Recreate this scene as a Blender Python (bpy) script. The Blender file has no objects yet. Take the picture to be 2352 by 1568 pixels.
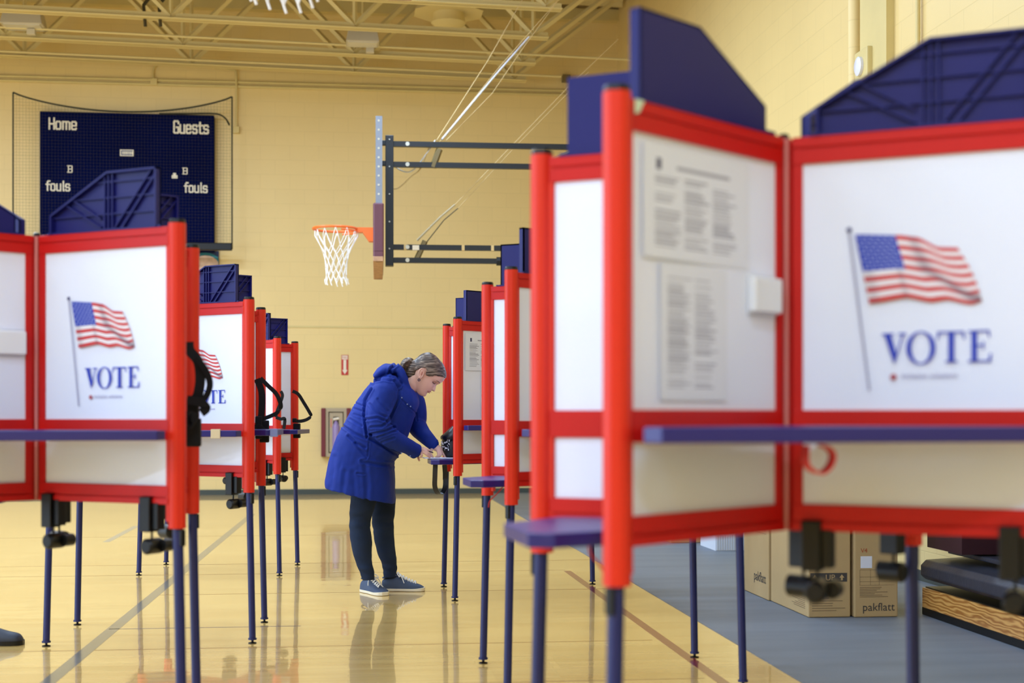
import bpy, bmesh, math, random
from mathutils import Vector, Matrix, noise
random.seed(7)
C = bpy.context.scene.collection
PI = math.pi
# ---------------------------------------------------------------- camera, world, lights, exposure
CH, FP, HY = 1.12, 3266.67, 951.0            # camera height, focal length in px, horizon row
YAW = math.atan(376 / 3267.0)
CA, SA = math.cos(YAW), math.sin(YAW)
sc = bpy.context.scene
cam = bpy.data.objects.new('camera', bpy.data.cameras.new('camera')); C.objects.link(cam)
cam.location = (0, 0, CH); cam.rotation_euler = (PI / 2, 0, -YAW)
cam.data.lens = 50; cam.data.sensor_width = 36; cam.data.shift_y = (HY - 784) / 2352
cam.data.clip_end = 100
cam.data.dof.use_dof = True; cam.data.dof.focus_distance = 9.0; cam.data.dof.aperture_fstop = 2.4
sc.camera = cam
sc.view_settings.view_transform = 'Standard'; sc.view_settings.look = 'None'
sc.view_settings.exposure = -0.05; sc.view_settings.gamma = 1.0; sc.view_settings.use_curve_mapping = False
w = bpy.data.worlds.new('world'); sc.world = w; w.use_nodes = True
w.node_tree.nodes['Background'].inputs[0].default_value = (0.9, 0.95, 1, 1)
w.node_tree.nodes['Background'].inputs[1].default_value = 0.3
def area(name, loc, rot, sx, sy, power, col):
    l = bpy.data.lights.new(name, 'AREA'); l.shape = 'RECTANGLE'; l.size = sx; l.size_y = sy
    l.energy = power; l.color = col
    o = bpy.data.objects.new(name, l); o.location = loc; o.rotation_euler = rot; C.objects.link(o)
# ceiling lamps over the near part of the hall (the hall's box lamps, switched on there)
LAMPS = [(lx, ly) for ly in (-4.0, -1.0, 2.0, 5.0, 8.0, 11.0, 14.0) for lx in (-6.8, -3.4, 0.4)]
for (lx, ly) in LAMPS:
    area('ceiling_lamp_light', (lx, ly, 5.95), (0, 0, 0), 1.1, 0.5, {-4.0: 175, -1.0: 115, 2.0: 52, 5.0: 82, 8.0: 130, 11.0: 182, 14.0: 212}[ly] * (0.62 if lx > 0 and ly > 0 else 1.08), (0.59, 0.765, 1.0))
# daylight from the open doors of the left side, out of frame
area('door_daylight', (-8.8, 4.5, 2.2), (0, -PI / 2, 0), 3.2, 13.0, 560, (0.59, 0.765, 1.0))

# ---------------------------------------------------------------- helpers
def world(l, d): return (l * CA + d * SA, -l * SA + d * CA)
def P(px, py, d):
    x, y = world((px - 1176) * d / FP, d)
    return Vector((x, y, CH + (HY - py) * d / FP))
def lin(c):
    return tuple(((v / 255) / 12.92 if v <= 10 else (((v / 255) + 0.055) / 1.055) ** 2.4) for v in c)
MATS = {}
def mat(name, rgb, rough=0.5, metal=0.0, spec=0.5, coat=0.0, bump=None, var=None, sheen=0.0, sss=0.0):
    if name in MATS: return MATS[name]
    m = bpy.data.materials.new(name); m.use_nodes = True; MATS[name] = m
    nt = m.node_tree; b = nt.nodes['Principled BSDF']
    b.inputs['Base Color'].default_value = (*lin(rgb), 1); b.inputs['Roughness'].default_value = rough
    b.inputs['Metallic'].default_value = metal; b.inputs['Specular IOR Level'].default_value = spec
    b.inputs['Coat Weight'].default_value = coat; b.inputs['Coat Roughness'].default_value = 0.1
    b.inputs['Sheen Weight'].default_value = sheen
    if sss:
        b.inputs['Subsurface Weight'].default_value = sss; b.inputs['Subsurface Radius'].default_value = (0.01, 0.004, 0.002)
    tc = nt.nodes.new('ShaderNodeTexCoord')
    if bump:
        n = nt.nodes.new('ShaderNodeTexNoise'); n.inputs['Scale'].default_value = bump[0]; n.inputs['Detail'].default_value = 4
        bp = nt.nodes.new('ShaderNodeBump'); bp.inputs['Strength'].default_value = bump[1]; bp.inputs['Distance'].default_value = bump[2]
        nt.links.new(tc.outputs['Object'], n.inputs['Vector']); nt.links.new(n.outputs['Fac'], bp.inputs['Height'])
        nt.links.new(bp.outputs['Normal'], b.inputs['Normal'])
    if var:
        n = nt.nodes.new('ShaderNodeTexNoise'); n.inputs['Scale'].default_value = var[0]; n.inputs['Detail'].default_value = 5
        mp = nt.nodes.new('ShaderNodeMapping'); mp.inputs['Scale'].default_value = var[2] if len(var) > 2 else (1, 1, 1)
        nt.links.new(tc.outputs['Object'], mp.inputs['Vector']); nt.links.new(mp.outputs['Vector'], n.inputs['Vector'])
        r = nt.nodes.new('ShaderNodeValToRGB'); r.color_ramp.elements[0].position = 0.3; r.color_ramp.elements[1].position = 0.7
        c = lin(rgb); a = var[1]
        r.color_ramp.elements[0].color = (*[v * (1 - a) for v in c], 1); r.color_ramp.elements[1].color = (*[min(1, v * (1 + a)) for v in c], 1)
        nt.links.new(n.outputs['Fac'], r.inputs['Fac']); nt.links.new(r.outputs['Color'], b.inputs['Base Color'])
    return m
class MB:
    def __init__(s): s.v = []; s.f = []; s.m = []; s.mats = []; s.cur = 0
    def use(s, m):
        if m not in s.mats: s.mats.append(m)
        s.cur = s.mats.index(m); return s
    def add(s, vs, fs):
        o = len(s.v); s.v += [tuple(v) for v in vs]
        for f in fs: s.f.append([o + i for i in f]); s.m.append(s.cur)
    def box(s, x0, x1, y0, y1, z0, z1, M=None):
        vs = [Vector((x, y, z)) for z in (z0, z1) for y in (y0, y1) for x in (x0, x1)]
        if M: vs = [M @ v for v in vs]
        s.add(vs, [(0, 2, 3, 1), (4, 5, 7, 6), (0, 1, 5, 4), (1, 3, 7, 5), (3, 2, 6, 7), (2, 0, 4, 6)]); return s
    def prism(s, pts, f0, f1):
        """pts: 2-D outline; f0/f1 map a 2-D point to the two 3-D faces"""
        n = len(pts); vs = [f0(*p) for p in pts] + [f1(*p) for p in pts]
        s.add(vs, [list(range(n))[::-1], list(range(n, 2 * n))] + [(i, (i + 1) % n, n + (i + 1) % n, n + i) for i in range(n)]); return s
    def tube(s, pts, r, n=10, caps=True, round_=False):
        pts = [Vector(p) for p in pts]
        rs = r if isinstance(r, (list, tuple)) else [r] * len(pts)
        if round_:
            a = (pts[0] - pts[1]).normalized(); b = (pts[-1] - pts[-2]).normalized()
            P0 = [pts[0] + a * rs[0] * math.sin(t) for t in (1.25, 0.9, 0.5)]; R0 = [rs[0] * math.cos(t) for t in (1.25, 0.9, 0.5)]
            P1 = [pts[-1] + b * rs[-1] * math.sin(t) for t in (0.5, 0.9, 1.25)]; R1 = [rs[-1] * math.cos(t) for t in (0.5, 0.9, 1.25)]
            pts = P0 + pts + P1; rs = R0 + list(rs) + R1
        vs = []; up = None
        for i, p in enumerate(pts):
            t = (pts[min(i + 1, len(pts) - 1)] - pts[max(i - 1, 0)]).normalized()
            if up is None: up = Vector((0, 0, 1)) if abs(t.z) < 0.9 else Vector((0, 1, 0))
            x = t.cross(up).normalized(); up = x.cross(t).normalized()
            for k in range(n):
                a = 2 * PI * k / n; vs.append(p + (x * math.cos(a) + up * math.sin(a)) * rs[i])
        fs = []
        for i in range(len(pts) - 1):
            for k in range(n):
                k2 = (k + 1) % n; fs.append((i * n + k, i * n + k2, (i + 1) * n + k2, (i + 1) * n + k))
        if caps: fs += [list(range(n))[::-1], [(len(pts) - 1) * n + k for k in range(n)]]
        s.add(vs, fs); return s
    def lathe(s, prof, cx=0, cy=0, n=24, M=None):
        vs = []
        for r, z in prof:
            for k in range(n):
                a = 2 * PI * k / n; v = Vector((cx + r * math.cos(a), cy + r * math.sin(a), z)); vs.append(M @ v if M else v)
        fs = [(i * n + k, i * n + (k + 1) % n, (i + 1) * n + (k + 1) % n, (i + 1) * n + k) for i in range(len(prof) - 1) for k in range(n)]
        fs += [list(range(n))[::-1], [(len(prof) - 1) * n + k for k in range(n)]]
        s.add(vs, fs); return s
    def loft(s, rings):
        n = len(rings[0]); vs = [v for r in rings for v in r]
        fs = [(i * n + k, i * n + (k + 1) % n, (i + 1) * n + (k + 1) % n, (i + 1) * n + k) for i in range(len(rings) - 1) for k in range(n)]
        fs += [list(range(n))[::-1], [(len(rings) - 1) * n + k for k in range(n)]]
        s.add(vs, fs); return s
    def ribbon(s, pts, wdt, side, th=0.003):
        pts = [Vector(p) for p in pts]; side = Vector(side).normalized(); vs = []
        ws = wdt if isinstance(wdt, (list, tuple)) else [wdt] * len(pts)
        for i, p in enumerate(pts):
            t = (pts[min(i + 1, len(pts) - 1)] - pts[max(i - 1, 0)]).normalized(); sd = (side - t * side.dot(t)).normalized(); n = t.cross(sd)
            h = ws[i] / 2
            vs += [p + sd * h + n * th / 2, p - sd * h + n * th / 2, p - sd * h - n * th / 2, p + sd * h - n * th / 2]
        fs = [(i * 4 + k, i * 4 + (k + 1) % 4, i * 4 + 4 + (k + 1) % 4, i * 4 + 4 + k) for i in range(len(pts) - 1) for k in range(4)]
        e = (len(pts) - 1) * 4; fs += [(3, 2, 1, 0), (e, e + 1, e + 2, e + 3)]
        s.add(vs, fs); return s
    def mesh(s, name, smooth=False, bevel=0):
        me = bpy.data.meshes.new(name); me.from_pydata(s.v, [], s.f)
        for m in s.mats: me.materials.append(m)
        for p, mi in zip(me.polygons, s.m): p.material_index = mi
        bm = bmesh.new(); bm.from_mesh(me); bmesh.ops.recalc_face_normals(bm, faces=bm.faces)
        if bevel: bmesh.ops.bevel(bm, geom=[e for e in bm.edges if len(e.link_faces) == 2 and e.calc_face_angle(0) > 0.6], offset=bevel, segments=2, affect='EDGES', profile=0.5)
        bm.to_mesh(me); bm.free()
        if smooth: autosmooth(me)
        me.update(); return me
def autosmooth(me, ang=0.7):
    me.polygons.foreach_set('use_smooth', [True] * len(me.polygons))
    bm = bmesh.new(); bm.from_mesh(me)
    for e in bm.edges: e.smooth = not (len(e.link_faces) == 2 and e.calc_face_angle(0) > ang)
    bm.to_mesh(me); bm.free()
def link(name, me, parent=None, loc=(0, 0, 0), rz=0.0):
    o = bpy.data.objects.new(name, me); C.objects.link(o); o.location = loc; o.rotation_euler = (0, 0, rz)
    if parent: o.parent = parent
    return o
def tag(o, label=None, cat=None, group=None, kind=None):
    if label: o['label'] = label
    if cat: o['category'] = cat
    if group: o['group'] = group
    if kind: o['kind'] = kind
    return o
def empty(name, label, cat, loc=(0, 0, 0), rz=0.0, group=None):
    o = bpy.data.objects.new(name, None); o.empty_display_size = 0.05; C.objects.link(o); o.location = loc; o.rotation_euler = (0, 0, rz)
    return tag(o, label, cat, group)
def smoothpts(pts, k=4):
    pts = [Vector(p) for p in pts]; out = []
    for i in range(len(pts) - 1):
        p0 = pts[max(i - 1, 0)]; p1 = pts[i]; p2 = pts[i + 1]; p3 = pts[min(i + 2, len(pts) - 1)]
        for j in range(k):
            t = j / k
            out.append(0.5 * ((2 * p1) + (p2 - p0) * t + (2 * p0 - 5 * p1 + 4 * p2 - p3) * t * t + (3 * p1 - p0 - 3 * p2 + p3) * t ** 3))
    out.append(pts[-1]); return out
def text_mesh(txt, size, m):
    cu = bpy.data.curves.new('lettering', 'FONT'); cu.body = txt; cu.size = size; cu.resolution_u = 3
    o = bpy.data.objects.new('lettering', cu); C.objects.link(o)
    bpy.context.view_layer.update()
    me = bpy.data.meshes.new_from_object(o.evaluated_get(bpy.context.evaluated_depsgraph_get()))
    bpy.data.objects.remove(o); me.materials.clear(); me.materials.append(m); return me
def struct(o): o['kind'] = 'structure'; return o

# ---------------------------------------------------------------- materials
RED = mat('red_plastic', (216, 42, 16), 0.4, spec=0.35, bump=(60, 0.15, 0.002))
RED2 = mat('red_rail_plastic', (196, 18, 14), 0.42, spec=0.3)
WHITE = mat('white_panel', (232, 237, 255), 0.35)
INDIGO = mat('indigo_plastic', (20, 21, 98), 0.45, spec=0.3, bump=(30, 0.2, 0.002))
DESKM = mat('indigo_desk', (32, 27, 106), 0.35)
LEGM = mat('blue_leg_paint', (12, 24, 88), 0.4)
BLACK = mat('black_plastic', (6, 6, 8), 0.4, spec=0.35)
STRAPM = mat('black_webbing', (7, 7, 11), 0.7, spec=0.3)
CHROME = mat('steel', (190, 190, 190), 0.25, metal=1)
PINKROD = mat('worn_hinge', (206, 120, 118), 0.3)
PAPER = mat('paper', (226, 230, 244), 0.6)
INK = mat('grey_ink', (158, 160, 178), 0.7)
CREAM = mat('cream_paint', (216, 196, 134), 0.5, var=(3, 0.04))
STEELC = mat('cream_steel', (224, 204, 146), 0.45)

def block_mat(name, axis):
    m = bpy.data.materials.new(name); m.use_nodes = True; nt = m.node_tree; b = nt.nodes['Principled BSDF']
    b.inputs['Roughness'].default_value = 0.42
    tc = nt.nodes.new('ShaderNodeTexCoord'); sp = nt.nodes.new('ShaderNodeSeparateXYZ'); cb = nt.nodes.new('ShaderNodeCombineXYZ')
    nt.links.new(tc.outputs['Object'], sp.inputs[0]); nt.links.new(sp.outputs[axis], cb.inputs[0]); nt.links.new(sp.outputs[2], cb.inputs[1])
    br = nt.nodes.new('ShaderNodeTexBrick'); nt.links.new(cb.outputs[0], br.inputs['Vector'])
    br.inputs['Scale'].default_value = 1.0; br.inputs['Brick Width'].default_value = 0.406; br.inputs['Row Height'].default_value = 0.203
    br.inputs['Mortar Size'].default_value = 0.005; br.inputs['Mortar Smooth'].default_value = 0.4; br.inputs['Bias'].default_value = 0
    c = lin((240, 213, 148)); br.inputs['Color1'].default_value = (*c, 1); br.inputs['Color2'].default_value = (*[v * 0.985 for v in c], 1)
    br.inputs['Mortar'].default_value = (*[v * 0.93 for v in c], 1)
    n = nt.nodes.new('ShaderNodeTexNoise'); n.inputs['Scale'].default_value = 1.3; n.inputs['Detail'].default_value = 6
    nt.links.new(tc.outputs['Object'], n.inputs['Vector'])
    mx = nt.nodes.new('ShaderNodeMix'); mx.data_type = 'RGBA'; mx.blend_type = 'MULTIPLY'; mx.inputs[0].default_value = 0.10
    nt.links.new(br.outputs['Color'], mx.inputs[6]); nt.links.new(n.outputs['Fac'], mx.inputs[7]); nt.links.new(mx.outputs[2], b.inputs['Base Color'])
    bp = nt.nodes.new('ShaderNodeBump'); bp.invert = True; bp.inputs['Strength'].default_value = 0.35; bp.inputs['Distance'].default_value = 0.002
    n2 = nt.nodes.new('ShaderNodeTexNoise'); n2.inputs['Scale'].default_value = 140; nt.links.new(tc.outputs['Object'], n2.inputs['Vector'])
    bp2 = nt.nodes.new('ShaderNodeBump'); bp2.inputs['Strength'].default_value = 0.25; bp2.inputs['Distance'].default_value = 0.002
    nt.links.new(br.outputs['Fac'], bp.inputs['Height']); nt.links.new(n2.outputs['Fac'], bp2.inputs['Height'])
    nt.links.new(bp.outputs['Normal'], bp2.inputs['Normal']); nt.links.new(bp2.outputs['Normal'], b.inputs['Normal'])
    return m
def floor_mat():
    m = bpy.data.materials.new('maple_floor'); m.use_nodes = True; nt = m.node_tree; b = nt.nodes['Principled BSDF']
    tc = nt.nodes.new('ShaderNodeTexCoord')
    br = nt.nodes.new('ShaderNodeTexBrick'); nt.links.new(tc.outputs['Object'], br.inputs['Vector'])
    br.inputs['Scale'].default_value = 1.0; br.inputs['Brick Width'].default_value = 0.9; br.inputs['Row Height'].default_value = 0.057
    br.offset = 0.37; br.inputs['Mortar Size'].default_value = 0.0008; br.inputs['Bias'].default_value = -0.1
    a = lin((238, 200, 122)); c = lin((226, 184, 104))
    br.inputs['Color1'].default_value = (*a, 1); br.inputs['Color2'].default_value = (*c, 1); br.inputs['Mortar'].default_value = (*[v * 0.6 for v in a], 1)
    br2 = nt.nodes.new('ShaderNodeTexBrick'); nt.links.new(tc.outputs['Object'], br2.inputs['Vector'])
    br2.inputs['Scale'].default_value = 1.0; br2.inputs['Brick Width'].default_value = 0.62; br2.inputs['Row Height'].default_value = 0.31
    br2.inputs['Mortar Size'].default_value = 0.0; br2.inputs['Color1'].default_value = (1, 1, 1, 1); br2.inputs['Color2'].default_value = (0.84, 0.80, 0.74, 1)
    mx0 = nt.nodes.new('ShaderNodeMix'); mx0.data_type = 'RGBA'; mx0.blend_type = 'MULTIPLY'; mx0.inputs[0].default_value = 0.62
    nt.links.new(br.outputs['Color'], mx0.inputs[6]); nt.links.new(br2.outputs['Color'], mx0.inputs[7])
    mp = nt.nodes.new('ShaderNodeMapping'); mp.inputs['Scale'].default_value = (1.2, 14, 1); nt.links.new(tc.outputs['Object'], mp.inputs['Vector'])
    n = nt.nodes.new('ShaderNodeTexNoise'); n.inputs['Scale'].default_value = 2.2; n.inputs['Detail'].default_value = 8; nt.links.new(mp.outputs['Vector'], n.inputs['Vector'])
    r = nt.nodes.new('ShaderNodeValToRGB'); r.color_ramp.elements[0].position = 0.35; r.color_ramp.elements[0].color = (0.76, 0.72, 0.66, 1)
    r.color_ramp.elements[1].position = 0.65; r.color_ramp.elements[1].color = (1, 1, 1, 1); nt.links.new(n.outputs['Fac'], r.inputs['Fac'])
    mx = nt.nodes.new('ShaderNodeMix'); mx.data_type = 'RGBA'; mx.blend_type = 'MULTIPLY'; mx.inputs[0].default_value = 0.45
    nt.links.new(mx0.outputs[2], mx.inputs[6]); nt.links.new(r.outputs['Color'], mx.inputs[7]); nt.links.new(mx.outputs[2], b.inputs['Base Color'])
    b.inputs['Roughness'].default_value = 0.22; b.inputs['Specular IOR Level'].default_value = 0.5
    b.inputs['Coat Weight'].default_value = 0.9; b.inputs['Coat Roughness'].default_value = 0.035
    n3 = nt.nodes.new('ShaderNodeTexNoise'); n3.inputs['Scale'].default_value = 3.2; n3.inputs['Detail'].default_value = 2
    nt.links.new(tc.outputs['Object'], n3.inputs['Vector'])
    bp = nt.nodes.new('ShaderNodeBump'); bp.inputs['Strength'].default_value = 0.25; bp.inputs['Distance'].default_value = 0.004
    nt.links.new(n3.outputs['Fac'], bp.inputs['Height']); nt.links.new(bp.outputs['Normal'], b.inputs['Coat Normal'])
    return m
WALLX = block_mat('painted_block_far', 0); WALLY = block_mat('painted_block_side', 1)
FLOOR = floor_mat()
MATGREY = mat('grey_floor_cover', (108, 116, 128), 0.55, bump=(90, 0.3, 0.002), var=(1.4, 0.10, (0.5, 4, 1)))
def wall_line_mat(n, c): return mat(n, c, 0.25, coat=0.6)

# ---------------------------------------------------------------- room shell
YW, XR, XL, YB, ZC = 20.1, 3.83, -9.0, -7.0, 7.0
def sbox(name, m, *a, bevel=0):
    return struct(link(name, MB().use(m).box(*a).mesh(name, bevel=bevel)))
sbox('floor', FLOOR, XL, XR + 0.2, YB, YW + 0.2, -0.2, 0)
sbox('wall_far', WALLX, XL, XR, YW, YW + 0.2, 0, ZC)
sbox('wall_right', WALLY, XR, XR + 0.2, YB, YW + 0.2, 0, ZC)
sbox('wall_left', WALLY, XL - 0.2, XL, YB, YW + 0.2, 0, ZC)
sbox('wall_rear', WALLX, XL - 0.2, XR + 0.2, YB - 0.2, YB, 0, ZC)
sbox('ceiling', mat('roof_deck', (132, 114, 72), 0.6, var=(0.5, 0.06)), XL, XR + 0.2, YB, YW + 0.2, ZC, ZC + 0.1)
sbox('baseboard_far', mat('dark_base', (62, 70, 66), 0.5), XL, XR, YW - 0.02, YW, 0, 0.072)
sbox('baseboard_right', MATS['dark_base'], XR - 0.02, XR, YB, YW - 0.02, 0, 0.072)
sbox('trim_1', CREAM, XL, XR, YW - 0.012, YW, 2.33, 2.355)
sbox('trim_2', CREAM, XL, XR, YW - 0.15, YW, 6.72, 6.88)
for k, yy in enumerate((0.0, 4.7, 9.4)):
    b = MB().use(mat('door_frame', (150, 150, 150), 0.4)); x = XL + 0.03
    for (y0, y1, z0, z1) in ((-2.3, 2.3, 3.8, 3.9), (-2.3, -2.2, 0, 3.8), (2.2, 2.3, 0, 3.8), (-0.04, 0.04, 0, 3.8)):
        b.box(x - 0.03, x + 0.05, yy + y0, yy + y1, z0, z1)
    o = struct(link('door_%d' % (k + 1), b.mesh('door_frame')))
    link('pane', MB().use(mat('door_glass', (205, 220, 240), 0.1)).box(x - 0.02, x, yy - 2.2, yy + 2.2, 0.02, 3.8).mesh('pane'), o)
# floor cover and painted lines
tag(link('floor_cover', MB().use(MATGREY).box(1.88, XR - 0.02, YB, YW - 0.02, 0.0005, 0.004).mesh('floor_cover')), 'long grey vinyl floor cover laid beside the right wall', 'floor cover')
def line(name, x0, x1, y0, y1, col, label):
    tag(link(name, MB().use(wall_line_mat(name + '_paint', col)).box(x0, x1, y0, y1, -0.002, 0.0006).mesh(name)), label, 'court line')
def skew(name, a, bb, wd, col, label):
    a = Vector(a); bb = Vector(bb); t = (bb - a).normalized(); n = Vector((-t.y, t.x)) * wd / 2
    pts = [a + n, bb + n, bb - n, a - n]
    tag(link(name, MB().use(wall_line_mat(name + '_paint', col)).prism([tuple(p) for p in pts], lambda x, y: Vector((x, y, -0.002)), lambda x, y: Vector((x, y, 0.0006))).mesh(name)), label, 'court line')
skew('grey_court_line', (-1.30, 3.0), (-1.07, 16.2), 0.066, (112, 110, 100), 'long grey court line running under the left voting booths')
line('short_court_line', -2.14, -2.08, 12.8, 14.6, (150, 148, 136), 'short pale grey court line behind the left booths')
line('maroon_court_line', 1.53, 1.58, 0.5, 10.06, (120, 34, 40), 'maroon court line beside the grey floor cover')
line('thin_court_line', -1.24, -0.25, 7.60, 7.615, (70, 66, 92), 'thin dark line across the floor below the left booths')
for k, (yy, x0, x1) in enumerate(((6.93, -6, 1.5), (10.12, -8, 1.55), (10.8, -8, 1.9), (13.3, -6, 1.9), (9.0, -1.2, 1.7), (5.9, -0.2, 1.5))):
    link('floor_seam', MB().use(mat('seam', (140, 98, 44), 0.4)).box(x0, x1, yy, yy + 0.006, -0.002, 0.0005).mesh('floor_seam'))['kind'] = 'structure'

# ---------------------------------------------------------------- roof joists, ducts, lamps, pipes
def zj(x): return 5.70 + 0.021 * (2.43 - x)
names_j = ['closest to the far wall', 'second from the far wall', 'third from the far wall', 'fourth from the far wall, cut by the top edge']
for k, (yj, dz) in enumerate(((19.45, 0), (18.45, -0.01), (17.25, 0.01), (16.15, 0.05))):
    e = empty('roof_joist', 'cream steel roof joist, ' + names_j[k], 'joist', (0, yj, dz), 0, 'steel joists under the roof deck')
    b = MB().use(STEELC)
    x0, x1 = XL + 0.05, 2.43
    def seg(xa, xb, o1, o2, zz0, zz1, wy):
        vs = [Vector((x, y, z)) for (x, za, zb) in ((xa, zj(xa) + zz0, zj(xa) + zz1), (xb, zj(xb) + zz0, zj(xb) + zz1)) for (y, z) in ((-wy, za), (wy, za), (wy, zb), (-wy, zb))]
        b.add(vs, [(0, 1, 2, 3), (7, 6, 5, 4), (0, 4, 5, 1), (1, 5, 6, 2), (2, 6, 7, 3), (3, 7, 4, 0)])
    seg(x0, x1, 0, 0, 0, 0.012, 0.075); seg(x0, x1, 0, 0, 0, 0.08, 0.012)
    link('bottom_chord', b.mesh('bottom_chord'), e)
    b = MB().use(STEELC); seg(x0, XR - 0.05, 0, 0, 1.17, 1.185, 0.07); seg(x0, XR - 0.05, 0, 0, 1.1, 1.18, 0.012)
    link('top_chord', b.mesh('top_chord'), e)
    b = MB().use(STEELC); n = 0; xx = 2.25
    while xx > x0 + 1:
        z0 = zj(xx) + 0.04
        b.tube([(xx, 0, z0), (xx - 1.08, 0, z0 + 1.12)], 0.038, 4); b.tube([(xx, 0, z0), (xx + 1.08, 0, z0 + 1.1)] if n else [(xx, 0, z0), (XR - 0.15, 0, z0 + 1.12)], 0.038, 4)
        b.tube([(xx, 0, z0), (xx, 0, z0 + 1.1)], 0.027, 4); xx -= 2.17; n += 1
    link('web', b.mesh('web'), e)
for k, (a, c, z0, z1, yy, lab) in enumerate(((XL + 0.1, XR - 0.05, 5.80, 5.78, 18.30, 'thin cream conduit strung along the second joist'),
                                         (XL + 0.1, 2.9, 5.72, 5.76, 19.30, 'thin cream conduit strung along the joist closest to the wall'))):
    tag(link('conduit', MB().use(STEELC).tube([(a, yy, zj(a) + (z0 - 5.7)), (c, yy, zj(c) + (z1 - 5.7))], 0.016, 8).mesh('conduit', True)), lab, 'conduit')
for zz, lab in ((5.735, 'upper cream conduit running along the top of the far wall'), (5.675, 'lower cream conduit running along the top of the far wall')):
    tag(link('wall_conduit', MB().use(CREAM).tube([(XL, YW - 0.022, zz), (XR, YW - 0.022, zz)], 0.02, 8).mesh('wall_conduit', True)), lab, 'conduit')
def on_wall(px, py):
    # point of the far wall seen at a pixel
    k = (px - 1176) / FP; d = YW / (CA - k * SA); return P(px, py, d)
def wallbox(name, px0, py0, px1, py1, th, m, label, cat, bevel=0.004):
    a = on_wall(px0, py1); c = on_wall(px1, py0)
    return tag(link(name, MB().use(m).box(a.x, c.x, YW - th, YW, a.z, c.z).mesh(name, bevel=bevel)), label, cat)
wallbox('junction_box', 347, 182, 362, 196, 0.06, CREAM, 'small cream junction box above the scoreboard', 'junction box')
wallbox('junction_box', 536, 292, 550, 307, 0.06, CREAM, 'small cream junction box right of the scoreboard net', 'junction box')
a = on_wall(353, 183); tag(link('conduit', MB().use(CREAM).tube(smoothpts([a + Vector((0, -0.03, 0)), a + Vector((0.0, -0.03, 0.12)), a + Vector((0.05, -0.03, 0.2)), a + Vector((0.2, -0.03, 0.22))]), 0.012, 6).mesh('c', True)), 'curved cream conduit rising from the box above the scoreboard', 'conduit')
a = on_wall(543, 295); tag(link('conduit', MB().use(CREAM).tube(smoothpts([a + Vector((0, -0.05, 0)), a + Vector((0, -0.05, 0.72)), a + Vector((-0.06, -0.05, 0.8)), a + Vector((-0.3, -0.05, 0.82))]), 0.014, 6).mesh('c', True)), 'vertical cream conduit down to the box right of the net', 'conduit')
wallbox('sensor', 1290, 175, 1308, 190, 0.1, mat('dull_steel', (120, 104, 66), 0.5), 'small grey-brown box high on the far wall near the corner', 'sensor')
def atY(px, py, Y): k = (px - 1176) / FP; return P(px, py, Y / (CA - k * SA))
# hanging lamps (switched off), seen from below
def hall_lamp(px, py, d, s, label):
    p = P(px, py, d); e = empty('hall_lamp', label, 'lamp', p, 0, 'unlit box lamps hung between the joists')
    lm = mat('lamp_housing', (206, 196, 178), 0.35); dk = mat('lamp_glass', (214, 208, 196), 0.2)
    b = MB().use(lm)
    r0 = [(-0.22 * s, -0.16 * s, 0), (0.22 * s, -0.16 * s, 0), (0.22 * s, 0.16 * s, 0), (-0.22 * s, 0.16 * s, 0)]
    r1 = [(-0.19 * s, -0.12 * s, 0.16 * s), (0.19 * s, -0.12 * s, 0.16 * s), (0.19 * s, 0.12 * s, 0.16 * s), (-0.19 * s, 0.12 * s, 0.16 * s)]
    b.loft([r0, r1]); link('housing', b.mesh('housing', bevel=0.008), e)
    link('lens', MB().use(dk).box(-0.19 * s, 0.19 * s, -0.13 * s, 0.13 * s, -0.012, 0.001).mesh('lens'), e)
    link('hanger', MB().use(STEELC).tube([(0, 0, 0.15 * s), (0, 0, 7.0 - p.z)], 0.014, 6).box(-0.05, 0.05, -0.05, 0.05, 0.16 * s, 0.16 * s + 0.06).mesh('hanger'), e)
hall_lamp(55, 62, 17.7, 1.15, 'unlit white box lamp at the top left corner')
hall_lamp(833, 101, 18.0, 0.95, 'unlit white box lamp hung above the woman')
for (px, py, lab) in ((72, 80, 'small white box on the joist below the left lamp'), (850, 122, 'small white box on the joist below the middle lamp')):
    p = atY(px, py, 18.30); tag(link('junction_box', MB().use(mat('lamp_housing', (220, 216, 210))).box(p.x - 0.05, p.x + 0.05, p.y - 0.04, p.y + 0.04, p.z, p.z + 0.07).mesh('jb', bevel=0.005)), lab, 'junction box')
p = P(1030, 70, 17.9)
e = empty('roof_duct', 'round cream roof duct with a square flange near the right joist ends', 'duct', (p.x, p.y, 0))
b = MB().use(STEELC).lathe([(0.02, 5.98), (0.16, 5.99), (0.22, 6.04), (0.2, 6.1), (0.2, 6.18)], n=28); link('diffuser', b.mesh('diffuser', True), e)
b = MB().use(STEELC); b.prism([(0.46 * math.cos(PI / 8 + k * PI / 4), 0.46 * math.sin(PI / 8 + k * PI / 4)) for k in range(8)], lambda x, y: Vector((x, y, 6.16)), lambda x, y: Vector((x * 0.9, y * 0.9, 6.24))); link('flange', b.mesh('flange'), e)
link('cylinder', MB().use(STEELC).lathe([(0.27, 6.22), (0.27, 7.0)], n=32).mesh('cyl', True), e)
# hanging black brackets near the left joists
for (px, lab) in ((330, 'dark curved bracket hanging among the left joists'), (365, 'second dark bracket hanging among the left joists')):
    p0 = P(px, 12, 16.9)
    tag(link('bracket', MB().use(mat('dark_bracket', (58, 48, 22), 0.5)).tube([p0 + Vector((0.18, 0, 0.25)), p0, p0 + Vector((0.02, 0, -0.25))], 0.022, 6).mesh('bracket', True)), lab, 'bracket')

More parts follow.
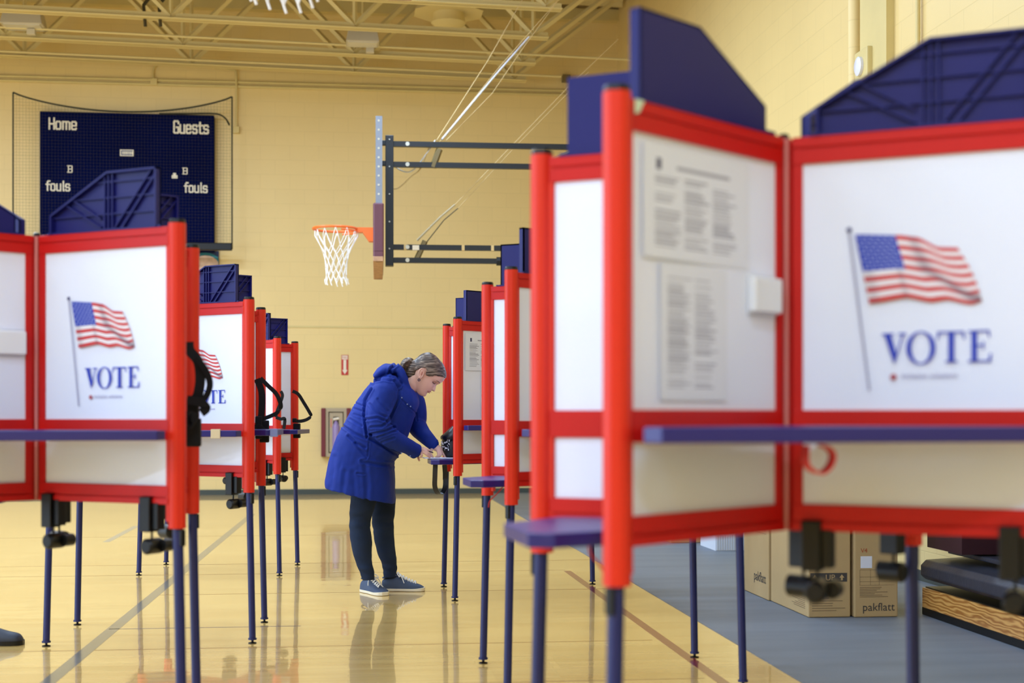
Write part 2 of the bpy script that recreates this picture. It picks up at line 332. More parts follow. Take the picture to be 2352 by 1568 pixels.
# ---------------------------------------------------------------- scoreboard with its net
SB = mat('scoreboard_blue', (3, 12, 62), 0.9, spec=0.05, var=(1.2, 0.18))
a = on_wall(97, 575); c = on_wall(494, 270)
e = empty('scoreboard', 'dark blue wall scoreboard reading Home, Guests and fouls', 'scoreboard', (a.x, YW - .004, a.z))
SW, SH = c.x - a.x, c.z - a.z
link('panel', MB().use(SB).box(0, SW, -0.16, 0, 0, SH).mesh('panel', bevel=0.01), e)
LET = {'H': [[(0, 0), (0, 1.3)], [(.55, 0), (.55, 1.3)], [(0, .62), (.55, .62)]],
 'o': [[(0, .1), (0, .8), (.1, .9), (.4, .9), (.5, .8), (.5, .1), (.4, 0), (.1, 0), (0, .1)]],
 'm': [[(0, 0), (0, .9), (.6, .9), (.75, .8), (.75, 0)], [(.38, 0), (.38, .9)]],
 'e': [[(.5, .12), (.42, 0), (.1, 0), (0, .1), (0, .8), (.1, .9), (.4, .9), (.5, .8), (.5, .45), (0, .45)]],
 'G': [[(.55, 1.05), (.55, 1.2), (.45, 1.3), (.1, 1.3), (0, 1.2), (0, .1), (.1, 0), (.45, 0), (.55, .1), (.55, .62), (.3, .62)]],
 'u': [[(0, .9), (0, .1), (.1, 0), (.5, 0)], [(.5, .9), (.5, 0)]],
 's': [[(.5, .75), (.42, .9), (.1, .9), (0, .8), (0, .55), (.1, .46), (.4, .46), (.5, .36), (.5, .1), (.4, 0), (.08, 0), (0, .15)]],
 't': [[(.12, 1.2), (.12, .1), (.2, 0), (.42, 0)], [(-.05, .88), (.4, .88)]],
 'f': [[(.12, 0), (.12, 1.15), (.22, 1.3), (.42, 1.3)], [(-.05, .85), (.38, .85)]],
 'l': [[(.1, 1.3), (.1, 0), (.2, 0)]],
 'B': [[(0, 0), (.5, 0), (.55, .1), (.55, .6), (.45, .66), (.55, .75), (.55, 1.2), (.5, 1.3), (0, 1.3)], [(.1, 0), (.1, 1.3)], [(.1, .66), (.45, .66)]]}
ADV = {'m': 1.0, 'l': .42, 't': .62, 'f': .6}
LETM = mat('cream_lettering', (240, 232, 214), 0.5)
def word(txt, x, z, h, width, parent, y, name='lettering'):
    tot = sum(ADV.get(ch, .78) for ch in txt); sx = width / tot; sz = h / 1.3; b = MB().use(LETM); cx = x; t = 0.075 * h; ns = 0
    for ch in txt:
        for pl in LET[ch]:
            for (p, q) in zip(pl, pl[1:]):
                A = Vector((cx + p[0] * sx, z + p[1] * sz)); B = Vector((cx + q[0] * sx, z + q[1] * sz)); d = (B - A).normalized(); n = Vector((-d.y, d.x)) * t; A = A - d * t * .9; B = B + d * t * .9
                b.prism([tuple(A + n), tuple(B + n), tuple(B - n), tuple(A - n)], lambda u, v: Vector((u, y + .0005, v)), lambda u, v, k=ns: Vector((u, y - 0.003 - .0006 * k, v))); ns = (ns + 1) % 12
        cx += ADV.get(ch, .78) * sx
    return link(name, b.mesh(name), parent)
def sbc(px, py): q = on_wall(px, py); return q.x - a.x, q.z - a.z
for (t, x0, x1, y0, y1) in (('Home', 119, 184, 278, 303), ('Guests', 403, 484, 285, 312), ('fouls', 113, 168, 421, 443), ('fouls', 428, 481, 425, 447)):
    u0, v0 = sbc(x0, y1); u1, v1 = sbc(x1, y0); word(t, u0, v0 + 0.01, (v1 - v0) * 0.92, u1 - u0 + 0.01, e, -0.161)
for (x0, x1, y0, y1) in ((159, 172, 385, 400), (421, 434, 390, 404)):
    u0, v0 = sbc(x0, y1); u1, v1 = sbc(x1, y0); word('B', u0 + 0.01, v0, (v1 - v0) * 0.95, (u1 - u0) * 1.1, e, -0.161)
u0, v0 = sbc(280, 363); u1, v1 = sbc(311, 349)
b = MB().use(LETM).box(u0, u1, -0.164, -0.161, v0, v1).use(mat('mark_blue', (90, 100, 140))).box(u0 + 0.015, u1 - 0.015, -0.166, -0.163, v0 + 0.012, v1 - 0.012).use(LETM)
for k in range(6): b.box(u0 + 0.03 + k * 0.024, u0 + 0.047 + k * 0.024, -0.168, -0.165, v0 + 0.025, v1 - 0.025)
link('maker_plate', b.mesh('maker_plate'), e)
u0, v0 = sbc(398, 414); u1, v1 = sbc(411, 402)
link('white_mark', MB().use(LETM).box(u0, u1, -0.164, -0.161, v0, v0 + (v1 - v0) * .6).box(u0 + 0.015, u1 - 0.02, -0.166, -0.161, v0 + .002, v1).mesh('mark'), e)
# protective net in front
YN = YW - 0.42
e = empty('scoreboard_net', 'fine dark net hanging in front of the blue scoreboard', 'net', (0, 0, 0))
tl, tm, tr = atY(30, 212, YN), atY(300, 257, YN), atY(533, 222, YN); bl, br_ = atY(36, 540, YN), atY(531, 572, YN)
dkn = mat('net_cord', (44, 44, 34), 0.7)
def topz(x):
    t = (x - tl.x) / (tr.x - tl.x); mid = tm.z; L = tl.z + (tr.z - tl.z) * t
    return L - (L - mid) * (1 - (2 * t - 1) ** 2) ** 0.85
b = MB().use(dkn); N = 40
b.tube([(tl.x + (tr.x - tl.x) * i / N, YN, topz(tl.x + (tr.x - tl.x) * i / N)) for i in range(N + 1)], 0.012, 6)
b.tube([tl, (tl.x, YN, bl.z)], 0.01, 6); b.tube([tr, (tr.x, YN, br_.z)], 0.01, 6)
link('border_cord', b.mesh('border', True), e)
b = MB().use(mat('net_mesh', (60, 54, 40), 0.8)); st = 0.042; x = tl.x + st
while x < tr.x: b.box(x - 0.0007, x + 0.0007, YN - 0.0007, YN + 0.0007, br_.z, topz(x)); x += st
z = br_.z + st
while z < tl.z:
    xs = [tl.x + (tr.x - tl.x) * i / 80 for i in range(81)]; run = None
    for i, xx in enumerate(xs + [None]):
        ok = xx is not None and topz(xx) >= z
        if ok and run is None: run = xx
        if not ok and run is not None: b.box(run, xs[i - 1], YN - 0.0007, YN + 0.0007, z - 0.0007, z + 0.0007); run = None
    z += st
o = link('netting', b.mesh('netting'), e)
b = MB().use(BLACK).box(tl.x - 0.03, tr.x, YN - 0.04, YN + 0.04, br_.z - 0.02, br_.z + 0.08); link('roller_bar', b.mesh('bar', bevel=0.01), e)
pe = on_wall(541, 300); 
link('hoop_rope', MB().use(dkn).tube(smoothpts([on_wall(370, 268) + Vector((0, -.2, 0)), on_wall(440, 268) + Vector((0, -.2, 0)), on_wall(500, 270) + Vector((0, -.25, 0)), on_wall(522, 282) + Vector((0, -.3, 0)), on_wall(532, 300) + Vector((0, -.4, 0))]), 0.012, 6).mesh('rope', True), e)
# banner below the scoreboard
a2 = on_wall(400, 650); c2 = on_wall(503, 577); WW = c2.x - a2.x; HH = c2.z - a2.z
e = empty('wall_banner', 'dark blue wall banner with a tan patch below the scoreboard', 'banner', (a2.x, YW, a2.z))
link('cloth', MB().use(mat('banner_navy', (24, 34, 78))).box(0, WW, -0.03, 0, 0, HH).mesh('cloth'), e)
cx0, cz0 = WW - .18, HH * .46
for nm, m, r, dy in (('teal_band', mat('banner_teal', (30, 120, 136)), .23, -0.032), ('tan_patch', mat('banner_tan', (206, 174, 150), var=(9, .25)), .19, -0.034)):
    pts = [(min(WW - 0.002, cx0 + r * 1.05 * math.cos(t * PI / 12)), max(0.0, cz0 + r * .95 * math.sin(t * PI / 12))) for t in range(24)]
    link(nm, MB().use(m).prism(pts, lambda u, v: Vector((u, dy, v)), lambda u, v: Vector((u, dy + .002, v))).mesh(nm), e)
# fire sign, extinguisher cabinet
a = on_wall(784, 861); c = on_wall(800, 815); e = empty('fire_sign', 'small red and white arrow sign on the far wall above the cabinet', 'sign', (a.x, YW, a.z)); W_, H_ = c.x - a.x, c.z - a.z
SR = mat('sign_red', (190, 40, 36)); SW_ = mat('sign_white', (238, 226, 206))
link('plate', MB().use(SR).box(0, W_, -0.008, 0, 0, H_).mesh('plate'), e)
b = MB().use(SW_).box(W_ * .08, W_ * .92, -0.0095, -0.008, H_ * .78, H_ * .97)
b.prism([(W_ * .3, H_ * .76), (W_ * .7, H_ * .76), (W_ * .7, H_ * .25), (W_ * .88, H_ * .25), (W_ * .5, H_ * .04), (W_ * .12, H_ * .25), (W_ * .3, H_ * .25)], lambda u, v: Vector((u, -0.008, v)), lambda u, v: Vector((u, -0.0095, v)))
link('arrow', b.mesh('arrow'), e)
tm_ = text_mesh('FIRE', 0.042, SR); o = link('lettering', tm_, e, (W_ * .12, -0.0105, H_ * .82)); o.rotation_euler = (PI / 2, 0, 0)
a = on_wall(738, 1048); c = on_wall(806, 937); e = empty('extinguisher_cabinet', 'grey fire extinguisher cabinet with maroon sides behind the woman', 'cabinet', (a.x, YW, a.z)); W_, H_ = c.x - a.x, c.z - a.z
MAR = mat('maroon_pad', (112, 34, 44), 0.5); GRY = mat('cabinet_grey', (176, 160, 134), 0.4)
b = MB().use(MAR).box(0, .06, -0.13, 0, 0, H_).box(W_ - .06, W_, -0.13, 0, 0, H_); link('side_pad', b.mesh('pad', bevel=0.006), e)
b = MB().use(GRY)
b.box(.06, .10, -.11, 0, 0, H_).box(W_ - .10, W_ - .06, -.11, 0, 0, H_).box(.10, W_ - .10, -.11, 0, 0, .05).box(.10, W_ - .10, -.11, 0, H_ - .05, H_).box(.10, W_ - .10, -.02, -.01, 0, H_)
link('case', b.mesh('case'), e)
b = MB().use(GRY).box(.115, .165, -.1, -.08, .065, H_ - .065).box(W_ - .165, W_ - .115, -.1, -.08, .065, H_ - .065).box(.165, W_ - .165, -.1, -.08, .065, .12).box(.165, W_ - .165, -.1, -.08, H_ - .12, H_ - .065)
d_ = link('door', b.mesh('door'), e)
link('strip_label', MB().use(mat('pale_red', (206, 120, 104))).box(.13, .145, -.102, -.1, H_ * .6, H_ * .78).mesh('s'), d_)
b = MB().use(mat('extinguisher_body', (150, 128, 178), 0.3)).lathe([(.01, .1), (.055, .1), (.055, .42), (.03, .47), (.015, .5)], W_ / 2, -.075, 16); b.use(mat('sign_white', (0, 0, 0))).tube([(W_ / 2 - .04, -.075, .52), (W_ / 2 + .07, -.075, .54)], .02, 8)
tag(link('fire_extinguisher', b.mesh('ext', True), None, (a.x, YW - .005, a.z)), 'pale fire extinguisher inside the cabinet behind the woman', 'fire extinguisher')

# ---------------------------------------------------------------- basketball goals on the right wall
GB = mat('goal_black', (22, 28, 36), 0.4); GS = mat('goal_silver', (138, 146, 162), 0.3, metal=0.3); OR = mat('rim_orange', (242, 110, 40), 0.35)
PADM = mat('mauve_pad', (104, 60, 76), 0.45); NETW = mat('white_net_cord', (240, 238, 236), 0.6); ROPE = mat('tan_rope', (222, 194, 140), 0.7); BOLT = mat('bolt', (210, 208, 196), 0.3)
GY, DG = 14.93, 14.85
def gz(py): return CH + (HY - py) / 219.9
def goal(Y, label, full, X=0.0):
    e = empty('basketball_goal', label, 'basketball goal', (X, Y, 0), -0.0206)
    xb = 0.315; bw = .9 if full else .55; lo = 0 if full else .182
    b = MB().use(mat('board_glass', (190, 198, 206), 0.1)).box(xb - .012, xb + .006, -bw, bw, gz(620) + .04 + lo, gz(308)); bd = link('backboard', b.mesh('bd'), e)
    b = MB().use(GS).box(xb - .03, xb + .035, -bw - .02, -bw + .02, gz(622) + lo, gz(308)).box(xb - .03, xb + .035, bw - .02, bw + .02, gz(622) + lo, gz(308)).box(xb - .03, xb + .035, -bw, bw, gz(308) - .04, gz(308))
    b.use(BOLT)
    for k in range(9): b.lathe([(.011, 0), (.011, .004)], M=Matrix.Translation((xb, -bw - .02, gz(318) - k * .09)) @ Matrix.Rotation(PI / 2, 4, 'X'), n=8)
    link('frame', b.mesh('frame'), bd)
    b = MB().use(PADM).box(xb - .055, xb + .05, -bw - .05, -bw + .04, gz(604) + lo, gz(496)).box(xb - .055, xb + .05, bw - .04, bw + .05, gz(604) + lo, gz(496)).box(xb - .055, xb + .05, -bw - .05, bw + .05, gz(614) + lo, gz(596) + lo); pd = link('edge_pad', b.mesh('pad', bevel=.015), bd)
    link('worn_edge', MB().use(mat('foam_tan', (190, 150, 120), 0.8, var=(20, .2))).box(xb - .055, xb + .045, -bw - .051, bw + .051, gz(622) + lo, gz(611) + lo).mesh('worn', bevel=.006), bd)
    # rim
    rx = -0.135; rr = .228; rz = 3.05
    b = MB().use(OR).tube([(rx + rr * math.cos(t * PI / 20), rr * math.sin(t * PI / 20), rz) for t in range(41)], .013, 10, caps=False)
    b.tube([(rx + (rr - .0) * math.cos(t * PI / 20), rr * math.sin(t * PI / 20), rz - .028) for t in range(-8, 9)], .01, 8)
    b.box(rx + rr - .02, xb - .03, -.06, .06, rz - .035, rz + .012).prism([(xb - .17, rz - .03), (xb - .03, rz - .03), (xb - .03, rz - .13), (xb - .1, rz - .13)], lambda u, v: Vector((u, -.07, v)), lambda u, v: Vector((u, .07, v)))
    rm = link('rim', b.mesh('rim', True), e)
    b = MB().use(NETW); NS = 12; lv = [(0, .225), (.16, .17), (.24, .135), (.32, .115), (.40, .105), (.47, .11), (.54, .115)]
    if not full: lv = [(dz * .74, r) for dz, r in lv]
    def npt(i, k):
        a_ = 2 * PI * (k + (0.5 if i % 2 else 0)) / NS; dz, r = lv[i]; j = .006 * math.sin(k * 5.1 + i * 2.3)
        return Vector((rx + 0.01 + (r + j) * math.cos(a_), (r + j) * math.sin(a_), rz - dz - .015 + j * 1.5))
    for i in range(len(lv) - 1):
        for k in range(NS):
            q = npt(i, k)
            for kk in ((k, k - 1) if i % 2 == 0 else (k, k + 1)):
                if i == 0: m_ = (q + npt(1, kk)) / 2 + Vector((0, 0, .02)); m_ += Vector(((q.x - rx) * .12, q.y * .12, 0)); b.tube([q, m_, npt(1, kk)], .0048, 5)
                else: b.tube([q, npt(i + 1, kk)], .0042, 5)
    for k in range(NS): q = npt(6, k); b.tube([q + Vector((0, 0, .03)), q, q + Vector((.01, 0, -.03))], .006, 5)
    nt_ = link('net', b.mesh('net', True), rm)
    b = MB().use(GB).box(xb + .07, xb + .155, -.06, .06, gz(611), gz(312)); b.use(BOLT)
    for py in (322, 384, 447, 510, 572): b.lathe([(.012, 0), (.012, .006)], M=Matrix.Translation((xb + .112, -.06, gz(py))) @ Matrix.Rotation(PI / 2, 4, 'X'), n=8)
    b.use(GB)
    for py in (328, 375): b.box(xb, xb + .08, -.03, .03, gz(py) - .025, gz(py) + .025)
    link('upright', b.mesh('up', bevel=.004), e)
    for py, x1 in ((330, XR), (377, XR), (567, XR), (597, 1.62)):
        b = MB().use(GB).box(xb + .155, x1 - (0 if x1 < 3 else .01), -.028, .028, gz(py) - .027, gz(py) + .027); b.use(BOLT)
        b.lathe([(.022, 0), (.022, .008)], M=Matrix.Translation((xb + .30, -.028, gz(py))) @ Matrix.Rotation(PI / 2, 4, 'X'), n=10)
        link('support_arm', b.mesh('arm'), e)
    b = MB().use(GB)
    b.tube([(1.55, 0, gz(597)), (1.66, 0, gz(597))], .045, 8); link('arm_end_cap', b.mesh('cap'), e)
    for q0, q1, r_ in (((2.45, 0, gz(332)), (2.0, 0, gz(375)), .03), ((.95, 0, gz(340)), (.88, 0, gz(382)), .035), ((.80, 0, gz(552)), (.70, 0, gz(600)), .03)):
        link('brace', MB().use(mat('dull_steel', (120, 104, 66))).tube([q0, q1], r_, 6).mesh('brace'), e)
    b = MB().use(mat('tape_tan', (214, 186, 130)))
    for px, wd in ((929, 7), (1062, 6), (1130, 6)): x = (px - 868) / 219.9 + xb; b.box(x - .015, x + .015, -.03, .03, gz(567) - .029, gz(567) + .029)
    b.use(mat('sign_white', (0, 0, 0))); x = (953 - 868) / 219.9 + xb; b.box(x - .035, x + .035, -.031, .031, gz(567) - .03, gz(567) + .02); link('tape', b.mesh('tape'), e)
    return e
goal(GY, 'basketball goal with orange rim and white net on the far side', True)
goal(5.2, 'near basketball goal, only its net tip and pad edge at the top', False, -.115)
def rope(pts, r, m, label):
    tag(link('rope', MB().use(m).tube(pts, r, 6).mesh('rope', True)), label, 'rope')
D = 14.95
rope([P(1003, 322, D), P(1120, 140, D + .6), P(1205, -10, D + 1.0)], .0042, ROPE, 'tan rope rising steeply from the upper goal arm, leftmost of its bundle')
rope([P(1010, 325, D), P(1150, 150, D + .5), P(1300, -20, D + .8)], .0032, ROPE, 'thin tan rope second from the left above the goal')
rope([P(1015, 320, D), P(1140, 170, D + .4), P(1215, 85, D + .7)], .011, mat('pale_strap', (214, 214, 226), 0.5), 'thick pale strap pulled up from the upper goal arm')
rope([P(1025, 322, D), P(1130, 215, D + .5), P(1205, 105, D + .8), P(1290, -10, D + 1)], .0038, ROPE, 'tan rope right of the pale strap above the goal')
rope(smoothpts([P(897, 375, D), P(925, 393, D), P(950, 390, D), P(985, 345, D), P(1000, 322, D)]), .008, NETW, 'slack pale cord looped beside the goal upright')
rope(smoothpts([P(897, 432, D), P(915, 432, D), P(945, 405, D), P(965, 388, D), P(985, 340, D)]), .007, ROPE, 'knotted tan cord below the upper goal arms')
rope([P(958, 552, D), P(1010, 500, D), P(1045, 470, D)], .012, mat('bungee', (196, 182, 150), .6), 'pale bungee cord tied to the lower goal arm')
rope([P(1045, 470, D), P(1180, 330, D + .6), P(1310, 195, D + 1.1), P(1420, 90, D + 1.6)], .0042, ROPE, 'long tan rope from the bungee up to the right wall')
rope([P(975, 562, D), P(1020, 505, D), P(1052, 478, D)], .006, mat('dark_cord', (92, 82, 58)), 'dark cord beside the pale bungee')
rope([P(1052, 478, D), P(1190, 330, D + .6), P(1352, 165, D + 1.1)], .003, ROPE, 'thinner tan rope beside the long one up to the right')

# ---------------------------------------------------------------- voting booths
WG, PH = 0.582, math.radians(35.5)
ZB, ZT = 0.749, 1.705
def rail_z(z): return z
ME = {}
def booth_meshes():
    # parts lie along +x from the hinge; the ribbed, printed side looks to -y
    x0, x1 = 0.022, WG - 0.024
    prof = [(0.0265, ZB), (0.0275, ZB + 0.004), (0.0275, ZT - 0.012), (0.026, ZT - 0.010)]
    b = MB().use(RED); n = 40; rings = []
    for z in (ZB, ZB + .004, ZT - .012):
        rr = []
        for k in range(n):
            t = 2 * PI * k / n; r = 0.0275 - 0.0025 * (math.exp(-((math.sin(t) - .55) / .09) ** 2) + math.exp(-((math.sin(t) + .55) / .09) ** 2))
            rr.append(Vector((WG + r * 1.0 * math.cos(t), r * math.sin(t), z)))
        rings.append(rr)
    b.loft(rings); b.use(RED).box(WG - .034, WG - .018, -.012, .012, ZB + .02, ZT - .02); ME['post'] = b.mesh('post', True)
    ME['post_cap'] = MB().use(BLACK).lathe([(.026, ZT - .013), (.026, ZT - .004), (.023, ZT + .001), (.006, ZT + .002)], WG, 0, 24).mesh('post_cap', True)
    b = MB().use(RED2)
    b.box(x0, x1, -.016, .016, 1.661, 1.684).box(x0, x1, -.011, .011, 1.655, 1.662).box(x0, x1, -.014, .014, 1.625, 1.656)
    b.box(x0, x1, -.014, .014, 1.022, 1.086).box(x0, x1, -.014, .014, .846, .880).box(x0, x1, -.009, .009, .840, .847).box(x0, x1, -.016, .016, .822, .841)
    b.box(x0, x0 + .022, -.012, .012, .823, 1.683).box(x1 - .012, x1, -.010, .010, .823, 1.683)
    ME['wing_frame'] = b.mesh('wing_frame', bevel=.0015)
    b = MB().use(WHITE); N = 14; z0, z1 = 1.084, 1.628; xa, xb_ = x0 + .018, x1 - .008
    for sgn in (-1, 1):
        vs = []
        for j in range(N + 1):
            for i in range(N + 1):
                u = i / N; v = j / N; vs.append((xa + (xb_ - xa) * u, sgn * .006 + .004 * math.sin(PI * u) * math.sin(PI * v) * math.sin(3.2 * u + 2.1 * v), z0 + (z1 - z0) * v))
        b.add(vs, [(j * (N + 1) + i, j * (N + 1) + i + 1, (j + 1) * (N + 1) + i + 1, (j + 1) * (N + 1) + i) for j in range(N) for i in range(N)])
    ME['upper_panel'] = b.mesh('upper_panel', True)
    ME['lower_panel'] = MB().use(WHITE).box(xa, xb_, -.005, .005, .878, 1.024).mesh('lower_panel')
    # light hood on the top rail
    out = [(.075, 0), (.075, .062), (.315, .187), (.515, .187), (.515, 0)]
    b = MB().use(INDIGO).prism(out, lambda u, v: Vector((u, -.003, 1.684 + v)), lambda u, v: Vector((u, .003, 1.684 + v)))
    b.box(.06, .53, -.018, .018, 1.684, 1.690)
    for (p, q) in zip(out[1:], out[2:]):
        A = Vector((p[0], 0, 1.684 + p[1])); B = Vector((q[0], 0, 1.684 + q[1])); t = (B - A).normalized(); nn = Vector((t.z, 0, -t.x)) * .006
        vs = [A, B, B + nn, A + nn]; b.add([v + Vector((0, y, 0)) for y in (-.022, .003) for v in vs], [(0, 1, 2, 3), (7, 6, 5, 4), (0, 4, 5, 1), (1, 5, 6, 2), (2, 6, 7, 3), (3, 7, 4, 0)])
    b.box(.075, .081, -.022, .003, 1.684, 1.746)
    def top_at(u): return .062 + (u - .075) * .125 / .24 if u < .315 else .187
    for hh in (.053, .105, .155):
        us = .081 + max(0, (hh - .062)) * .24 / .125; b.box(us, .51, -.012, -.003, 1.684 + hh - .002, 1.684 + hh + .002)
    for u in (.300, .316, .332): b.box(u - .002, u + .002, -.014, -.003, 1.688, 1.684 + top_at(u) - .002)
    for du in (0, .03):
        A = (.34 + du, .004); B = (.34 + du + .155, .187); B = (min(B[0], .513), .187 if B[0] <= .513 else .187 - (B[0] - .513) * 1.18)
        b.ribbon([(A[0], -.009, 1.684 + A[1]), (B[0], -.009, 1.684 + B[1])], .012, (0, 1, 0), .004)
        b.ribbon([(.14 + du, -.009, 1.684 + .09 + du * .5), (.285, -.009, 1.684 + .012 + du * .9)], .012, (0, 1, 0), .004)
    ME['light_hood'] = b.mesh('light_hood')
    # folding-leg clamp under the bottom rail with its knob
    b = MB().use(BLACK).box(-.030, .012, -.030, .018, .735, .845).box(.010, .036, -.018, .016, .742, .826)
    b.tube([(0, -.004, .740), (0, -.004, .705)], .004, 6)
    ME['clamp'] = b.mesh('clamp', bevel=.003)
    b = MB().use(BLACK).tube([(0, -.035, .690), (0, -.028, .690), (0, .03, .690)], [.018, .025, .025], 18); b.tube([(.028, .01, .692), (.028, .05, .692)], .020, 14)
    ME['knob'] = b.mesh('knob', True)
    b = MB().use(RED2).box(-.013, .013, -.013, .013, .822, 1.684); b.use(PINKROD).tube([(0, -.014, .824), (0, -.014, 1.683)], .006, 8).tube([(0, .014, .824), (0, .014, 1.683)], .006, 8)
    ME['hinge_post'] = b.mesh('hinge_post'); ME['hinge_cap'] = MB().use(BLACK).lathe([(.012, 1.684), (.012, 1.694), (.006, 1.697)], n=12).mesh('hc', True)
    # printed sheet: flag, VOTE, maker line (u from the hinge, z)
    fc = mat('flag_print', (255, 255, 255), 0.5); nt = fc.node_tree; at_ = nt.nodes.new('ShaderNodeVertexColor'); at_.layer_name = 'print'
    nt.links.new(at_.outputs['Color'], nt.nodes['Principled BSDF'].inputs['Base Color'])
    U = lambda x: .040 + .118 + (x - 535) / 4258.; V = lambda y: 1.088 + .377 - (y - 180) / 4036.
    def cur(pts, s):
        s = max(0, min(1, s)); X = pts[0][0] + (pts[-1][0] - pts[0][0]) * s
        for (p, q) in zip(pts, pts[1:]):
            if X <= q[0]: t = (X - p[0]) / (q[0] - p[0]); t = t * t * (3 - 2 * t) * .5 + t * .5; return (X, p[1] + (q[1] - p[1]) * t)
        return pts[-1]
    top = [(535, 180), (930, 205), (1080, 228), (1280, 325), (1440, 335)]; bot = [(665, 785), (1000, 745), (1220, 790), (1350, 775), (1560, 822), (1650, 800)]
    NX, NY = 60, 39; b = MB().use(fc)
    def fp(s, t):
        p = cur(top, s); q = cur(bot, s); wv = 18 * math.sin(s * 9) * t * (1 - t) * 2 + 25 * s * s * math.sin(PI * t)
        x = p[0] + (q[0] - p[0]) * t + wv; y = p[1] + (q[1] - p[1]) * t; return Vector((U(x), -.0100, V(y)))
    b.add([fp(i / NX, j / NY) for j in range(NY + 1) for i in range(NX + 1)], [(j * (NX + 1) + i, j * (NX + 1) + i + 1, (j + 1) * (NX + 1) + i + 1, (j + 1) * (NX + 1) + i) for j in range(NY) for i in range(NX)])
    me = b.mesh('flag'); ca = me.color_attributes.new('print', 'FLOAT_COLOR', 'CORNER')
    li = 0
    for k, p in enumerate(me.polygons):
        j, i = divmod(k, NX); s, t = (i + .5) / NX, (j + .5) / NY
        canton = s < .40 and t < 7 / 13.; stripe = int(t * 13)
        col = lin((20, 54, 176)) if canton else (lin((206, 54, 56)) if stripe % 2 == 0 else lin((236, 232, 238)))
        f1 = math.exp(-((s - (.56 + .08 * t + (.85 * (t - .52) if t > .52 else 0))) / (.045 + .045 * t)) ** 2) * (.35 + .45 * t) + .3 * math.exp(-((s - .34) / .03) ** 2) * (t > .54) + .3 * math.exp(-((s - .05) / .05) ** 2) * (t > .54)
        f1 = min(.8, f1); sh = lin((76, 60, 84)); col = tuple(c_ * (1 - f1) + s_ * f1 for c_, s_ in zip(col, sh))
        for q in p.loop_indices: ca.data[q].color = (*col, 1)
    ME['flag_print'] = me
    b = MB().use(mat('star_white', (176, 184, 226)))
    for r in range(9):
        for q in range(6 if r % 2 == 0 else 5):
            s = (.40 / 12) * (2 * q + (1 if r % 2 == 0 else 2)); t = (7 / 13.) * (r + .8) / 9.6; c0 = fp(s, t)
            b.add([c0 + Vector((.0038 * math.cos(PI / 2 + k * 2 * PI / 10) * (1 if k % 2 == 0 else .45), -.0004, .0038 * math.sin(PI / 2 + k * 2 * PI / 10) * (1 if k % 2 == 0 else .45))) for k in range(10)], [list(range(10))])
    ME['flag_stars'] = b.mesh('flag_stars')
    b = MB().use(mat('pole_grey', (172, 174, 198))); y = -.0100
    b.prism([(U(480) - .003, V(140)), (U(480) + .003, V(140)), (U(662) + .003, V(1540)), (U(662) - .002, V(1540))], lambda u, v: Vector((u, y, v)), lambda u, v: Vector((u, y + .0002, v)))
    b.use(mat('pole_ball', (70, 70, 120))).add([(U(480) + .006 * math.cos(k * PI / 6), y, V(138) + .006 * math.sin(k * PI / 6)) for k in range(12)], [list(range(12))])
    ME['flagpole_print'] = b.mesh('pole')
    b = MB().use(mat('print_blue', (6, 50, 184)))
    def poly(pts): b.add([(U(p[0]), y, V(p[1])) for p in pts], [list(range(len(pts)))])
    R_ = lambda x0, y0, x1, y1: poly([(x0, y0), (x1, y0), (x1, y1), (x0, y1)])
    poly([(800, 1062), (858, 1062), (905, 1225), (883, 1305)]); poly([(905, 1225), (957, 1062), (972, 1062), (892, 1305), (883, 1305)]); R_(778, 1048, 882, 1064); R_(925, 1048, 992, 1064)
    oc, rx, ry, ix, iy = (1122, 1178), 128, 142, 84, 130
    for k in range(32):
        t0, t1 = k * PI / 16, (k + 1) * PI / 16
        poly([(oc[0] + rx * math.cos(t0), oc[1] + ry * math.sin(t0)), (oc[0] + rx * math.cos(t1), oc[1] + ry * math.sin(t1)), (oc[0] + ix * math.cos(t1), oc[1] + iy * math.sin(t1)), (oc[0] + ix * math.cos(t0), oc[1] + iy * math.sin(t0))])
    R_(1362, 1045, 1412, 1305); R_(1335, 1292, 1440, 1307); R_(1268, 1042, 1498, 1057); poly([(1268, 1042), (1290, 1042), (1275, 1110), (1264, 1110)]); poly([(1478, 1042), (1498, 1042), (1504, 1110), (1492, 1110)])
    R_(1560, 1045, 1608, 1305); R_(1532, 1292, 1640, 1307); R_(1532, 1040, 1640, 1054); R_(1600, 1038, 1712, 1053); poly([(1694, 1038), (1712, 1038), (1718, 1100), (1706, 1100)]); R_(1600, 1160, 1664, 1172); R_(1655, 1130, 1667, 1202)
    R_(1600, 1292, 1725, 1307); poly([(1716, 1235), (1732, 1235), (1725, 1307), (1700, 1300)])
    ME['vote_lettering'] = b.mesh('vote')
    b = MB().use(mat('print_red', (170, 50, 70))); b.add([(U(880) + .0068 * math.cos(k * PI / 6), y, V(1425) + .0068 * math.sin(k * PI / 6)) for k in range(12)], [list(range(12))])
    tm2 = None
    ME['maker_dot'] = b.mesh('dot')
    me = text_mesh('inclusion solutions', .0155, mat('print_faint', (128, 118, 160))); ME['maker_line'] = me
    ME['_tx'] = (U(950), y, V(1436))
    # document clip, +y side
    b = MB().use(mat('clip_plastic', (232, 234, 240), .2)).box(.05, .155, .010, .030, 1.295, 1.37).box(.05, .155, .010, .014, 1.29, 1.375)
    ME['document_clip'] = b.mesh('clip', bevel=.004)
booth_meshes()
